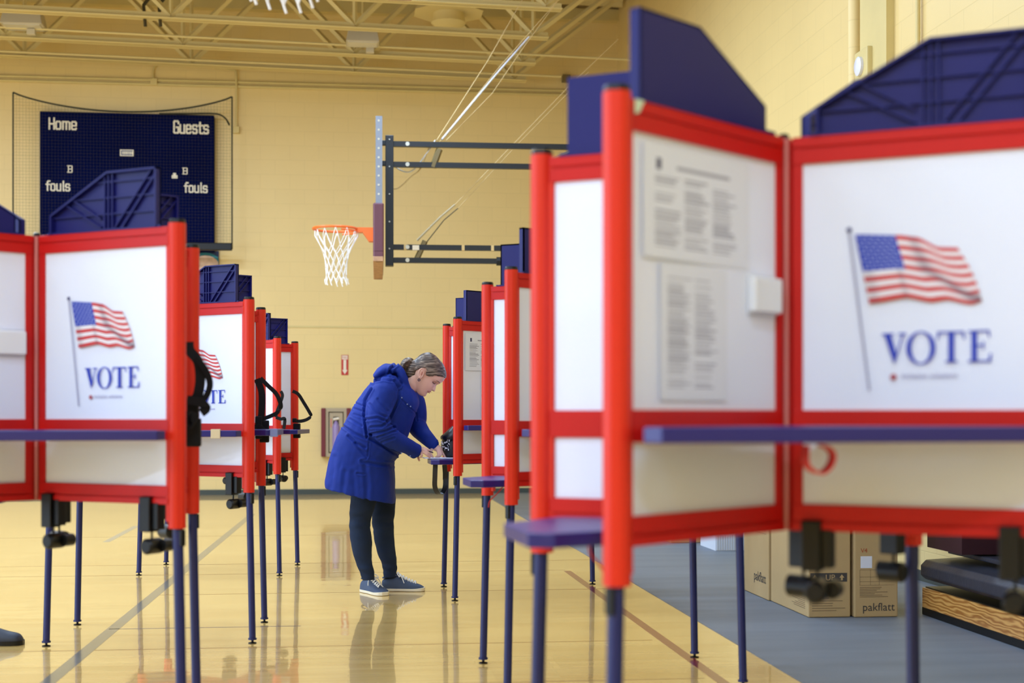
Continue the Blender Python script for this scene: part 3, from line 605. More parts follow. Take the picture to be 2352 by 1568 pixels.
def desk_mesh(beta, z, out, hw, inset=.045, far=None):
    # trapezoid desk opening along +x, between the wings at +-beta
    rr = WG - .11
    pin = (.075, 0)
    pts = [(.09 * math.cos(beta) + .03, -.09 * math.sin(beta) + .02), (WG * math.cos(beta) - .03, -hw + .05), (out - .05, -hw), (out, -hw + .02), (out, hw - .02), (out - .05, hw), (WG * math.cos(beta) - .03, hw - .05), (.09 * math.cos(beta) + .03, .09 * math.sin(beta) - .02)]
    if far: pts[2] = (far[0] - .16, -.20); pts[3] = (far[0], far[1])
    b = MB().use(DESKM).prism(pts, lambda x, y: Vector((x, y, z - .030)), lambda x, y: Vector((x, y, z)))
    return b.mesh('desk', bevel=.003)
ME['desk_front'] = desk_mesh(PI / 2 - PH, 1.055, .47, .445)
ME['desk_side'] = desk_mesh(PH, 1.055, .60, .27)
ME['tray'] = desk_mesh(PH, .843, .625, .245, far=(.625, -.03))
WING = {'B': -PH, 'D': PH, 'A': PI + PH, 'C': PI - PH}
def booth(x, y, rot, zo, label, straps=None, taped=False, red_loop=False, side=True):
    e = empty('voting_booth', label, 'voting booth', (x, y, 0), math.radians(rot), 'red framed voting booths in two rows')
    link('hinge_post', ME['hinge_post'], e, (0, 0, zo)); link('hinge_cap', ME['hinge_cap'], e, (0, 0, zo))
    for k, a in WING.items():
        L = lambda nm, par=e, key=None, dz=zo, x_=0: link(nm, ME[key or nm], par, (x_, 0, dz), a)
        po = L('post'); link('post_cap', ME['post_cap'], po)
        L('wing_frame'); up = L('upper_panel'); L('lower_panel'); L('light_hood')
        if k == 'B':
            for nm in ('flag_print', 'flag_stars', 'flagpole_print', 'vote_lettering', 'maker_dot'): link(nm, ME[nm], up)
            o = link('maker_line', ME['maker_line'], up, ME['_tx']); o.rotation_euler = (PI / 2, 0, 0)
        if k == 'A': L('document_clip')
        if k in 'BD':
            for u in (.075, .485):
                c_ = link('clamp', ME['clamp'], e, (u * math.cos(a), u * math.sin(a), zo), a); link('knob', ME['knob'], c_)
        # leg: tube, foot, adjuster
        s_ = .022; b = MB().use(LEGM).tube([(WG + s_, 0, .022), (WG, 0, ZB + zo + .1)], [.0165, .0165], 18).tube([(WG + s_, 0, .018), (WG + s_, 0, .026)], .021, 16)
        lg = link('leg', b.mesh('leg', True), e, rz=a)
        link('foot', MB().use(BLACK).lathe([(.020, 0), (.020, .004), (.006, .007), (.006, .022)], WG + s_, 0, 16).use(CHROME).lathe([(.003, .030), (.003, .031)], WG + s_ + .018, 0, 8).mesh('foot', True), lg)
        link('adjuster', MB().use(BLACK).box(WG + .010, WG + .026, -.01, .01, ZB + zo - .055, ZB + zo - .003).mesh('adj', bevel=.003), lg)
    if side: link('desk', ME['desk_side'], e, (0, 0, zo), 0)
    link('tray', ME['tray'], e, (0, 0, zo), PI)
    link('desk', ME['desk_front'], e, (0, 0, zo - .002), -PI / 2); link('desk', ME['desk_front'], e, (0, 0, zo - .002), PI / 2)
    return e
def local(e, p): return Matrix.Rotation(-e.rotation_euler.z, 3, 'Z') @ (Vector(p) - e.location)
R3 = booth(.957, 3.057, 4.49, .043, 'largest voting booth, blurred in the right foreground with notices')
R2 = booth(1.11, 6.045, 2.55, .007, 'middle booth of the right row, mostly behind the foreground one')
R1 = booth(1.118, 8.893, 1.57, 0.0, 'farthest booth of the right row, where the woman bends over')
L1 = booth(-1.014, 4.813, 2.38, .018, 'nearest booth of the left row, full VOTE panel, cut by left edge', side=False)
L2 = booth(-.949, 7.42, -1.4, -.012, 'second booth of the left row, its VOTE panel partly hidden')
L3 = booth(-.912, 10.412, -8.16, -.045, 'farthest booth of the left row, only narrow panels showing')
# straps hanging from the rear posts of the left booths
def strap(e, name, pts, wd, d, side=(0, 0, 1), m=STRAPM, sm=True):
    q = [local(e, P(p[0], p[1], d + (p[2] if len(p) > 2 else 0))) for p in pts]
    return link(name, MB().use(m).ribbon(smoothpts(q, 5) if sm else q, wd, side, .004).mesh(name, True), e)
def pouch(e, px0, py0, px1, py1, d, th=.05):
    a_ = local(e, P(px0, py1, d)); c_ = local(e, P(px1, py0, d))
    return link('buckle_pouch', MB().use(STRAPM).box(min(a_.x, c_.x), max(a_.x, c_.x), min(a_.y, c_.y), min(a_.y, c_.y) + th, a_.z, c_.z).mesh('pouch', bevel=.006), e)
strap(L1, 'strap', [(433, 785), (436, 805), (455, 830), (460, 870), (455, 905), (447, 918)], .034, 4.86, (1, 0, 0)); strap(L1, 'strap', [(450, 822), (472, 850), (482, 880), (476, 905), (462, 925)], .022, 4.84, (.6, -.2, .5))
pouch(L1, 428, 960, 461, 1026, 4.84); pouch(L1, 429, 912, 456, 962, 4.83); strap(L1, 'strap', [(430, 918), (455, 922), (474, 936), (462, 948)], .03, 4.80, (0, 0, 1)); strap(L1, 'strap', [(423, 978), (432, 960), (450, 968)], .05, 4.78, (0, 0, 1))
strap(L2, 'strap', [(598, 868), (615, 885), (635, 905), (645, 930), (640, 945), (622, 955), (603, 962)], .022, 7.45, (.4, .2, .7)); strap(L2, 'strap', [(590, 870), (601, 900), (601, 945), (596, 985)], .034, 7.42, (1, 0, 0))
pouch(L2, 596, 965, 617, 1016, 7.42); pouch(L2, 586, 955, 602, 1008, 7.40); strap(L2, 'strap', [(582, 990), (592, 982), (604, 992)], .04, 7.36, (0, 0, 1))
strap(L3, 'strap', [(645, 898), (649, 908), (644, 925), (636, 945), (634, 958)], .02, 9.8, (.8, 0, .3)); strap(L3, 'strap', [(634, 958), (645, 962), (654, 962), (652, 985)], .022, 9.78, (0, 0, 1))
strap(L3, 'strap', [(672, 898), (685, 905), (698, 925), (710, 945), (714, 955), (705, 963), (690, 967), (674, 966)], .024, 10.28, (.3, .2, .8)); pouch(L3, 671, 960, 680, 970, 10.25); pouch(L3, 673, 972, 688, 1006, 10.25)
link('blue_tape', MB().use(mat('pale_blue_tape', (120, 134, 184))).box(.57, .607, -.275, -.23, 1.008, 1.048).mesh('bt', bevel=.003), L2)
link('cream_tape', MB().use(mat('cream_tape', (214, 196, 158))).box(.305, .35, -.474, -.44, 1.004, 1.048).mesh('ct', bevel=.002), L2)
# red loop under the front desk of the foreground booth
lp = [(1852, 1022), (1850, 1060), (1862, 1078), (1885, 1086), (1905, 1070), (1912, 1045), (1900, 1028), (1880, 1022)]
strap(R3, 'red_loop', lp, .03, 2.72, (0, 1, 0), mat('red_strap', (196, 30, 28)))
strap(R3, 'red_cord', [(1352, 1250), (1358, 1275), (1372, 1290), (1385, 1310)], .008, 3.0, (0, 1, 0), mat('red_strap', (0, 0, 0)))
strap(R2, 'red_cord', [(1155, 1118), (1140, 1135), (1125, 1150), (1122, 1165)], .006, 5.9, (0, 1, 0), mat('red_strap', (0, 0, 0)))
strap(R1, 'red_loop', [(1058, 1066), (1062, 1075), (1060, 1084), (1052, 1090)], .04, 8.75, (0, 1, 0), mat('red_strap', (0, 0, 0)))
# notices taped to the left wings
def notice(e, u0, u1, z0, z1, zo, label, cols, seed, cap=None):
    a = WING['A']; o = MB().use(PAPER).box(u0, u1, .0098, .0101, z0, z1); rnd = random.Random(seed)
    th = a + e.rotation_euler.z; th_l = e.location
    ob = link('notice_sheet', o.mesh('notice'), None, (e.location.x, e.location.y, zo), th); tag(ob, label, 'notice', 'notices taped inside the voting booths')
    b = MB().use(INK); y0, y1 = .0101, .0103; W = u1 - u0; H = z1 - z0; m_ = .10 * W; cw = (W - 2 * m_) / cols
    if cap: b.box(u1 - .38 * W, u1 - .38 * W + .0, y0, y1, z0, z0 + .0001); b.box(u0 + .2 * W, u1 - .3 * W, y0, y1, z1 - .045, z1 - .038); b.use(mat('seal_ink', (52, 56, 96))).box(u1 - .16 * W, u1 - .12 * W, y0, y1, z1 - .05, z1 - .028).use(INK)
    for c in range(cols):
        z = z1 - (.065 if cap else .03); ce = u1 - m_ - c * cw
        while z > z0 + .02:
            if rnd.random() > .12: b.box(ce - cw * rnd.uniform(.55, .9), ce - cw * .02, y0, y1, z, z + rnd.choice((.0022, .0022, .003, .0042)))
            z -= .0068
    link('print', b.mesh('print'), ob)
notice(R3, .150, .515, 1.385, 1.61, .043, 'wide notice sheet taped high in the foreground booth', 3, 1, True)
notice(R3, .232, .46, 1.105, 1.378, .043, 'smaller notice sheet below the wide one in the foreground booth', 2, 2)
notice(R1, .19, .53, 1.385, 1.61, 0, 'notice sheet with small seal in the booth beside the woman', 3, 3, True)
notice(R1, .24, .40, 1.105, 1.378, 0, 'lower notice sheet in the booth beside the woman', 2, 4)
notice(L1, .16, .50, 1.385, 1.61, .018, 'notice sheet at the left edge in the nearest left booth', 3, 5, True)
o = link('sticker', MB().use(mat('pale_green_tape', (206, 226, 196))).prism([(.548, 1.655), (.548, 1.684), (.520, 1.684), (.535, 1.66)], lambda u, v: Vector((u, .0165, v)), lambda u, v: Vector((u, .018, v))).mesh('st'), R3, (0, 0, .043), WING['A'])

# ---------------------------------------------------------------- cartons, bleachers, right wall
CARD = mat('cardboard', (186, 158, 112), 0.75, var=(2.2, .06)); PRN = mat('carton_print', (66, 62, 60), .7)
def carton(x0, x1, y0, y1, h, label):
    e = empty('carton', label, 'cardboard box', (x0, y0, 0), 0, 'cardboard boxes standing on the grey floor cover')
    link('body', MB().use(CARD).box(0, x1 - x0, 0, y1 - y0, .005, h).mesh('body', bevel=.006), e); return e
def tx(e, s, size, loc, front=True, m=PRN):
    o = link('lettering', text_mesh(s, size, m), e, loc); o.rotation_euler = (PI / 2, 0, 0) if front else (PI / 2, 0, -PI / 2); return o
def P0(px, d, py=951): return P(px, py, d)
fr = P(1857, 1420, 7.8); yb = fr.y; x0 = fr.x
x1 = P(1965, 1420, 7.75).x
c1 = carton(x0, x1, yb, yb + .70, .95, 'brown carton with dark UP band, left of the pair in front')
b = MB().use(PRN).box(.01, x1 - x0 - .02, -.0015, 0, .20, .248); link('band', b.mesh('band'), c1)
b = MB().use(CARD)
for xx in (.035, x1 - x0 - .05): b.prism([(xx - .014, .222), (xx, .24), (xx + .014, .222), (xx + .005, .222), (xx + .005, .208), (xx - .005, .208), (xx - .005, .222)], lambda u, v: Vector((u, -.0018, v)), lambda u, v: Vector((u, -.003, v)))
link('band_arrows', b.mesh('arrows'), c1); tx(c1, 'UP', .045, (.095, -.0022, .209), m=CARD)
def linesb(e, x0_, x1_, z0, z1, n, seed, face='f', L=0):
    r = random.Random(seed); b = MB().use(mat('carton_print_soft', (128, 106, 78)))
    for k in range(n):
        z = z1 - (z1 - z0) * k / n; wd = (x1_ - x0_) * r.uniform(.5, 1)
        if face == 'f': b.box(x0_, x0_ + wd, -.0012, 0, z - .003, z)
        else: b.box(-.0012, 0, x0_, x0_ + wd, z - .003, z)
    link('small_print', b.mesh('sp'), e)
linesb(c1, .02, x1 - x0 - .03, .03, .19, 12, 3); linesb(c1, .06, .30, .04, .14, 10, 5, 's')
link('white_label', MB().use(PAPER).box(.09, .135, -.0012, 0, .33, .40).mesh('wl'), c1)
x2, x3 = x1 + .015, P(2085, 1418, 7.7).x
c2 = carton(x2, x3, yb - .02, yb + .5, .93, 'brown carton with blank white label, right of the pair in front')
tx(c2, 'pakflatt', .062, (.045, -.0015, .04)); link('white_label', MB().use(PAPER).box(.035, .10, -.0012, 0, .275, .34).mesh('wl'), c2)
tx(c2, 'V4', .035, (.035, -.0015, .36), m=mat('orange_print', (176, 84, 50)))
b = MB().use(mat('carton_print_soft', (0, 0, 0)))
for z in (.265, .225, .20, .18): b.box(.03, x3 - x2 - .02, -.001, 0, z, z + .0015)
for x in (.03, .09, .14): b.box(x, x + .0015, -.001, 0, .18, .265)
link('table_print', b.mesh('tp'), c2); linesb(c2, .03, .2, .11, .17, 7, 9)
fb = P(1762, 1377, 8.75)
c3 = carton(fr.x - .012, fr.x + .25, yb + .712, yb + 1.24, .97, 'rear brown carton with small side print behind the UP carton')
tx(c3, 'pakflatt', .085, (-.0015, .30, .10), front=False); linesb(c3, .05, .3, .38, .5, 6, 11, 's')
c4 = carton(2.78, 3.1, 12.1, 12.5, .30, 'small brown carton farther back beside the right wall')
b = MB().use(mat('corrugated_white', (206, 212, 224), .5)).box(0, .3, 0, .5, .005, .4)
for k in range(14): b.box(.01 + k * .02, .017 + k * .02, -.006, 0, .01, .4)
tag(link('ribbed_bin', b.mesh('bin'), None, (2.98, 11.35, 0)), 'pale ribbed plastic bin far behind the cartons', 'bin')
# folded bleacher along the right wall
e = empty('bleacher', 'folded dark bleacher with a varnished wooden kick board', 'bleacher', (3.18, 0, 0))
BL = mat('bleacher_dark', (44, 48, 62), 0.4, bump=(50, .4, .003), var=(6, .2)); 
def oak():
    m = mat('varnished_wood', (196, 142, 72), .3, coat=.3); nt = m.node_tree; b = nt.nodes['Principled BSDF']; tc = nt.nodes.new('ShaderNodeTexCoord'); mp = nt.nodes.new('ShaderNodeMapping'); mp.inputs['Scale'].default_value = (1, .5, 2.2)
    wv = nt.nodes.new('ShaderNodeTexWave'); wv.bands_direction = 'Z'; wv.inputs['Scale'].default_value = 7; wv.inputs['Distortion'].default_value = 9; wv.inputs['Detail'].default_value = 1; wv.inputs['Detail Scale'].default_value = 1.6
    r = nt.nodes.new('ShaderNodeValToRGB'); r.color_ramp.elements[0].color = (*lin((156, 98, 40)), 1); r.color_ramp.elements[1].color = (*lin((214, 160, 88)), 1)
    nt.links.new(tc.outputs['Object'], mp.inputs[0]); nt.links.new(mp.outputs[0], wv.inputs[0]); nt.links.new(wv.outputs['Fac'], r.inputs[0]); nt.links.new(r.outputs[0], b.inputs['Base Color']); return m
YE = 7.62
link('kick_board', MB().use(oak()).box(0, .02, 6.42, YE, .045, .155).mesh('kb', bevel=.003), e)
link('kick_board', MB().use(oak()).box(0, .02, 3.4, 6.41, .045, .155).mesh('kb2', bevel=.003), e)
link('base_rail', MB().use(BLACK).box(.0, .04, 3.4, YE, .006, .046).box(.02, .55, 3.4, YE, .006, .16).mesh('br'), e)
rg = []
for y in (3.4, YE): rg.append([(.02, y, .20), (-.01, y, .225), (-.01, y, .28), (.02, y, .31), (.30, y, .325), (.30, y, .20)])
b = MB().use(BL).loft(rg); link('seat_beam', b.mesh('sb', bevel=.006), e)
for k in range(3): link('seat_plank', MB().use(BL).box(.14 + k * .12, .5, 3.4, YE - .02, .345 + k * .14, .37 + k * .14).mesh('sp', bevel=.005), e)
link('side_panel', MB().use(mat('bleacher_maroon', (52, 16, 30), .5)).box(.03, .62, YE - .45, YE, .38, 1.0).mesh('sp'), e)
link('back_panel', MB().use(BLACK).box(.45, .64, 3.4, YE - .02, .17, .95).mesh('bp'), e)
# pipes and gauge on the right wall
def onr(px, py): k = (px - 1176) / FP; t = XR / (k * CA + SA); return P(px, py, t)
p = onr(1982, 0); tag(link('down_pipe', MB().use(WALLY).tube([(XR - .06, p.y, 0.1), (XR - .06, p.y, ZC)], .055, 20).mesh('pipe', True)), 'wide cream down pipe on the right wall', 'pipe')
for px, r, z0, lab in ((2005, .016, 3.85, 'thin cream conduit dropping to the gauge box on the right wall'), (2041, .022, 2.5, 'cream conduit right of the gauge box on the right wall'), (2118, .016, 2.5, 'rightmost thin cream conduit on the right wall')):
    q = onr(px, 0); tag(link('conduit', MB().use(CREAM).tube([(XR - .03, q.y, z0), (XR - .03, q.y, ZC)], r, 10).mesh('c', True)), lab, 'conduit')
q = onr(2008, 150); zz = 1.12 + (951 - 150) / FP * 10.4
e = empty('gauge_box', 'cream gauge box with a round white dial on the right wall', 'gauge box', (XR - .03, q.y, zz))
link('housing', MB().use(CREAM).box(-.07, .03, -.12, .14, -.10, .12).mesh('gb', bevel=.01), e)
link('dial', MB().use(mat('dial_white', (232, 232, 244), .2)).lathe([(.07, 0), (.07, .02), (.05, .03)], M=Matrix.Translation((-.07, .02, 0)) @ Matrix.Rotation(-PI / 2, 4, 'Y'), n=20).mesh('dl', True), e)
b = MB().use(CREAM).box(-.06, .0, p.y - .62, p.y - .1, .1, ZC); o = struct(link('trim_3', b.mesh('tr3'), None, (XR, 0, 0)))
# ---------------------------------------------------------------- the woman bending over the desk
DW = 8.93                                    # distance of her middle plane
def Q(px, py, dd=0.0): return P(px, py, DW + dd)
SKIN = mat('skin', (222, 176, 156), 0.5, sss=0.06, bump=(220, 0.06, 0.001))
COAT = mat('blue_coat_cloth', (12, 42, 132), 0.7, spec=0.25, bump=(260, 0.35, 0.0015), var=(5, 0.10))
DENIM = mat('dark_denim', (32, 44, 66), 0.85, spec=0.2, bump=(400, 0.3, 0.001), var=(9, 0.22))
woman = empty('person', 'person in long blue hooded coat and jeans, bending over the desk writing', 'person', (Q(870, 1340).x, Q(870, 1340).y, 0))
WO = Vector(woman.location)
R2i = Vector((CA, -SA, 0)); DV = Vector((SA, CA, 0)); UZ = Vector((0, 0, 1))
def ring(back, front, hd, dd=0.0, n=36, ex=2.4, egg=0.0):
    A = Q(back[0], back[1], dd); B = Q(front[0], front[1], dd); c = (A + B) / 2; h = (B - A) / 2; out = []
    for k in range(n):
        t = 2 * PI * k / n; ct, st = math.cos(t), math.sin(t)
        x = math.copysign(abs(ct) ** (2 / ex), ct); y = math.copysign(abs(st) ** (2 / ex), st) * (1 - egg * x)
        out.append(c + h * x + DV * hd * y)
    return out
def dense(rows, k=4):
    """rows of equal-length number tuples, Catmull-Rom resampled"""
    out = []
    for i in range(len(rows) - 1):
        p0 = rows[max(i - 1, 0)]; p1 = rows[i]; p2 = rows[i + 1]; p3 = rows[min(i + 2, len(rows) - 1)]
        for j in range(k):
            t = j / k; out.append(tuple(0.5 * ((2 * b) + (c - a) * t + (2 * a - 5 * b + 4 * c - d) * t * t + (3 * b - a - 3 * c + d) * t ** 3) for a, b, c, d in zip(p0, p1, p2, p3)))
    out.append(rows[-1]); return out
def fuse(b, name, vox, smooth_it=6, fac=0.5, fn=None, mats=None):
    me = b.mesh(name); o = bpy.data.objects.new(name, me); C.objects.link(o)
    r = o.modifiers.new('r', 'REMESH'); r.mode = 'VOXEL'; r.voxel_size = vox; r.use_smooth_shade = True
    s_ = o.modifiers.new('s', 'SMOOTH'); s_.iterations = smooth_it; s_.factor = fac
    bpy.context.view_layer.update()
    out = bpy.data.meshes.new_from_object(o.evaluated_get(bpy.context.evaluated_depsgraph_get()))
    bpy.data.objects.remove(o)
    if fn:
        ns = [v.normal.copy() for v in out.vertices]
        for v, n in zip(out.vertices, ns): v.co += n * fn(v.co, n)
    out.polygons.foreach_set('use_smooth', [True] * len(out.polygons)); out.update()
    return out
def part(name, me, parent=None): 
    o = link(name, me, parent or woman)
    if parent is None: me.transform(Matrix.Translation(-WO))
    else: me.transform(Matrix.Translation(-WO))
    return o
def topx(co):
    l = co.x * CA - co.y * SA; d = co.x * SA + co.y * CA
    return 1176 + FP * l / DW, HY - (co.z - CH) * FP / DW, d - DW
def segd(p, a, b):
    ax, ay = a; bx, by = b; dx, dy = bx - ax, by - ay; t = max(0, min(1, ((p[0] - ax) * dx + (p[1] - ay) * dy) / (dx * dx + dy * dy + 1e-9)))
    return math.hypot(p[0] - ax - dx * t, p[1] - ay - dy * t)
def K4(x, y): return (740 + x / 4.354, 820 + y / 4.354)
# --- body: head, neck, trunk core, arms and hands in one surface
def HP(f, u, y=0.0):
    # head frame: f forward (down-right), u up (up-right), y sideways in metres
    det = .66 * .66 + .75 * .75
    return Q((.66 * f + .75 * u) / det, (.75 * f - .66 * u) / det, y)
hs = dense([(124, 1316, 1302, .024), (128, 1323, 1294, .032), (133, 1326, 1284, .042), (140, 1325, 1274, .052), (147, 1326.2, 1262, .059), (154, 1325.6, 1255, .063), (162, 1324, 1251, .066), (168, 1322.6, 1250, .069), (175, 1326.6, 1250, .071), (185, 1328, 1250, .073), (194, 1326, 1252, .072), (202, 1319, 1256, .064), (208, 1309, 1263, .047), (212, 1297, 1276, .022)], 4)
def head_rings(grow=0.0, n=56):
    rr = []
    for (u, ff, fb, hw) in hs:
        c = (ff + fb) / 2; h = (ff - fb) / 2 + grow / .00273; r = []
        for k in range(n):
            t = 2 * PI * k / n; ct, st = math.cos(t), math.sin(t); ex = 2.25
            x = math.copysign(abs(ct) ** (2 / ex), ct); y = math.copysign(abs(st) ** (2 / ex), st)
            wf = 1 - .16 * max(0, x) ** 2 * (1 if u < 190 else .6)
            yy = (hw + grow) * y * wf; f = c + h * x
            if grow == 0 and x > 0:
                g = lambda v, s_: math.exp(-(v / s_) ** 2)
                if 152.0 < u < 176: nb = (176 - u) / 20; f += 8.6 * min(1, nb) ** 1.15 * g(yy, .0085 + .0045 * g(u - 156, 4)) * (1 if u > 154.5 else max(0, (u - 152) / 2.5))
                f += 1.6 * g(u - 149.2, 1.6) * g(yy, .02) + 1.5 * g(u - 144.6, 1.8) * g(yy, .018) - 1.3 * g(u - 147, .9) * g(yy, .022) - .8 * g(u - 141, 2) * g(yy, .02) + 1.4 * g(u - 132, 4) * g(yy, .018)
                f -= 3.2 * (g(u - 168.5, 4.2) * (g(yy - .031, .014) + g(yy + .031, .014)))
                f += 1.2 * (g(u - 176, 2.5) * (g(yy - .028, .018) + g(yy + .028, .018)))
                f += 1.6 * (g(u - 158, 7) * (g(yy - .038, .016) + g(yy + .038, .016)))
            r.append(HP(f, u, yy))
        rr.append(r)
    return rr
b = MB().use(SKIN); b.loft(head_rings())
b.tube(smoothpts([Q(918, 915), Q(932, 895), Q(945, 880), Q(955, 866)], 3), [.062] * 4 + [.056] * 3 + [.052] * 3, 20, round_=True)
b.tube([Q(948, 884), Q(966, 890)], [.042, .03], 14, round_=True)
# trunk core under the coat
b.loft([ring((775, 1075), (890, 1085), .15), ring((785, 1030), (890, 1050), .14), ring((810, 980), (905, 1005), .13), ring((845, 930), (930, 955), .13), ring((880, 900), (935, 925), .12), ring((905, 900), (935, 912), .08)])
b.tube([Q(893, 910, -.12), Q(868, 970, -.24), Q(905, 1008, -.20), Q(952, 1030, -.13)], [.04, .036, .032, .024], 12, round_=True)
b.tube([Q(935, 925, .10), Q(955, 975, .20), Q(975, 1003, .12), Q(994, 1018, .06)], [.04, .036, .032, .024], 12, round_=True)
b.tube([Q(850, 1080, -.09), Q(830, 1190, -.10), Q(842, 1318, -.12)], [.07, .048, .03], 14, round_=True)
b.tube([Q(860, 1080, .09), Q(880, 1190, .09), Q(897, 1316, .08)], [.07, .048, .03], 14, round_=True)
def chain(pts, rr): b.tube(smoothpts([Q(*p) for p in pts], 3), [rr[0] + (rr[1] - rr[0]) * i / (3 * (len(pts) - 1)) for i in range(3 * (len(pts) - 1) + 1)], 10, round_=True)
dn = -.10
b.loft([ring((953, 1028), (962, 1022), .016, dn, 14), ring((958, 1034), (969, 1025), .028, dn, 14), ring((964, 1040), (976, 1029), .032, dn, 14), ring((969, 1041), (979, 1031), .030, dn, 14)])
chain([(974, 1029, dn - .018), (982, 1032, dn - .022), (989, 1037, dn - .012)], (.0088, .0068))
chain([(974, 1033, dn - .028), (983, 1040, dn - .034), (990, 1047, dn - .02)], (.0088, .0068))
chain([(971, 1037, dn - .030), (980, 1044, dn - .040), (987, 1050.5, dn - .03)], (.0085, .0066))
chain([(966, 1040, dn - .034), (969, 1046, dn - .046), (966, 1050, dn - .038)], (.0078, .0064))
chain([(960, 1034, dn + .022), (960, 1046, dn + .014), (962.5, 1057, dn + .004)], (.0098, .0072))
df = .05
b.loft([ring((988, 1024), (996, 1015), .018, df, 14), ring((991, 1030), (1004, 1018), .030, df, 14), ring((996, 1034), (1013, 1025), .034, df, 14), ring((1002, 1037), (1016, 1030), .030, df, 14)])
chain([(1011, 1030, df - .012), (1016.5, 1040, df - .016), (1024, 1051.5, df - .01)], (.0095, .0070))
chain([(1009, 1033, df - .03), (1013, 1043, df - .036), (1008, 1049.5, df - .03)], (.0092, .0072))
chain([(1005, 1035, df - .036), (1007, 1045, df - .044), (1001, 1049.5, df - .036)], (.0088, .0070))
chain([(993, 1028, df - .02), (989, 1040, df - .03), (994, 1049.5, df - .03)], (.0100, .0076))
chain([(1017, 1030, df + .016), (1021, 1037, df + .02), (1019, 1045, df + .02)], (.0080, .0064))
body = part('body', fuse(b, 'body', .0036, 3, .5))
# ear, earring, eyes, brows, lips
b = MB().use(SKIN); yo = -.074
def EP(a, c, y): return Q(967.3 + a + c * .22, 856.5 - c, y)          # a across, c up, in the plane of the ear
pts = [EP(6.0 * math.cos(t) * (1 + .12 * math.sin(t)), 10.5 * math.sin(t), yo - .012 - .004 * math.cos(t + PI)) for t in [k * 2 * PI / 24 for k in range(24)]]
b.tube(pts + [pts[0]], .0036, 8, caps=False)
b.tube([EP(.5, 7, yo - .002), EP(.8, 0, yo - .001), EP(-.8, -8, yo - .004)], [.012, .013, .009], 12, round_=True)
b.tube(smoothpts([EP(-2.0, 6.5, yo - .010), EP(-3.0, 1, yo - .011), EP(-1.5, -5, yo - .012), EP(-1.8, -10.5, yo - .012)], 3), [.0032] * 5 + [.004] * 3 + [.006] * 2, 8, round_=True)
b.use(mat('ear_shade', (176, 112, 96), .6)).tube([EP(1.4, 2.5, yo - .0135), EP(1.0, -3, yo - .0135)], [.003, .0036], 8, round_=True)
part('ear', b.mesh('ear', True))
b = MB().use(mat('earring_dark', (52, 40, 66), .25)); cc = HP(1284.5, 147, yo + .000); cc = Q(962.4, 872.3, -.078)
b.tube([cc + (R2i * math.cos(k * PI / 8) + UZ * math.sin(k * PI / 8)) * .0065 for k in range(17)], .0026, 6, caps=False); part('earring', b.mesh('earring', True))
DK = mat('eye_dark', (64, 44, 42), .4); BR = mat('brow_brown', (124, 92, 78), .8); LP = mat('lip_rose', (190, 118, 112), .5)
for s_ in (-1, 1):
    yv = s_ * .034
    b = MB().use(DK).tube(smoothpts([HP(1313.5, 166.8, s_ * .047), HP(1317.5, 166.0, s_ * .040), HP(1319.6, 166.6, s_ * .033), HP(1320, 168.0, s_ * .025)], 3), .0017, 6, round_=True)
    b.use(mat('lid_shade', (186, 136, 118), .6)).tube(smoothpts([HP(1313.8, 168.8, s_ * .046), HP(1318.2, 169.8, s_ * .038), HP(1320.8, 170.2, s_ * .028)], 3), .0022, 6, round_=True); part('eye', b.mesh('eye', True))
    b = MB().use(BR).tube(smoothpts([HP(1317, 174.5, s_ * .050), HP(1322.5, 177.5, s_ * .040), HP(1326.5, 176.2, s_ * .022)], 3), [.001, .0014, .0018, .002, .0022, .002, .0016], 6, round_=True); part('eyebrow', b.mesh('brow', True))
b = MB().use(LP).tube(smoothpts([HP(1319.6, 144.2, -.0315), HP(1325.4, 147.0, -.0185), HP(1328.4, 148.4, 0), HP(1325.4, 147.0, .0185), HP(1319.6, 144.2, .0315)], 4), .0022, 6, round_=True)
b.tube(smoothpts([HP(1321.5, 143.6, -.0265), HP(1326.0, 144.2, -.014), HP(1327.6, 144.4, 0), HP(1326.0, 144.2, .014), HP(1321.5, 143.6, .0265)], 4), .0026, 6, round_=True); part('lips', b.mesh('lips', True))
part('nostril', MB().use(mat('nostril_shade', (138, 84, 76))).tube([HP(1327.0, 153.6, -.009), HP(1330.0, 153.6, -.008)], .0017, 6, round_=True).mesh('nostril', True))
# hair
HAIR = mat('brown_hair', (92, 76, 66), .38); nt = HAIR.node_tree; hb = nt.nodes['Principled BSDF']; hb.inputs['Specular IOR Level'].default_value = .35
tc = nt.nodes.new('ShaderNodeTexCoord'); mp = nt.nodes.new('ShaderNodeMapping'); mp.inputs['Rotation'].default_value = (0, .28, 0); mp.inputs['Scale'].default_value = (9, 30, 95)
no = nt.nodes.new('ShaderNodeTexNoise'); no.inputs['Scale'].default_value = 1.6; no.inputs['Detail'].default_value = 5; no.inputs['Distortion'].default_value = .4
cr = nt.nodes.new('ShaderNodeValToRGB'); cr.color_ramp.elements[0].position = .34; cr.color_ramp.elements[0].color = (*lin((48, 38, 34)), 1); cr.color_ramp.elements[1].position = .70; cr.color_ramp.elements[1].color = (*lin((168, 150, 132)), 1)
x_ = cr.color_ramp.elements.new(.52); x_.color = (*lin((92, 76, 66)), 1)
nt.links.new(tc.outputs['Object'], mp.inputs[0]); nt.links.new(mp.outputs[0], no.inputs[0]); nt.links.new(no.outputs['Fac'], cr.inputs[0]); nt.links.new(cr.outputs[0], hb.inputs['Base Color'])
bp = nt.nodes.new('ShaderNodeBump'); bp.inputs['Strength'].default_value = .6; bp.inputs['Distance'].default_value = .004; nt.links.new(no.outputs['Fac'], bp.inputs['Height']); nt.links.new(bp.outputs[0], hb.inputs['Normal'])
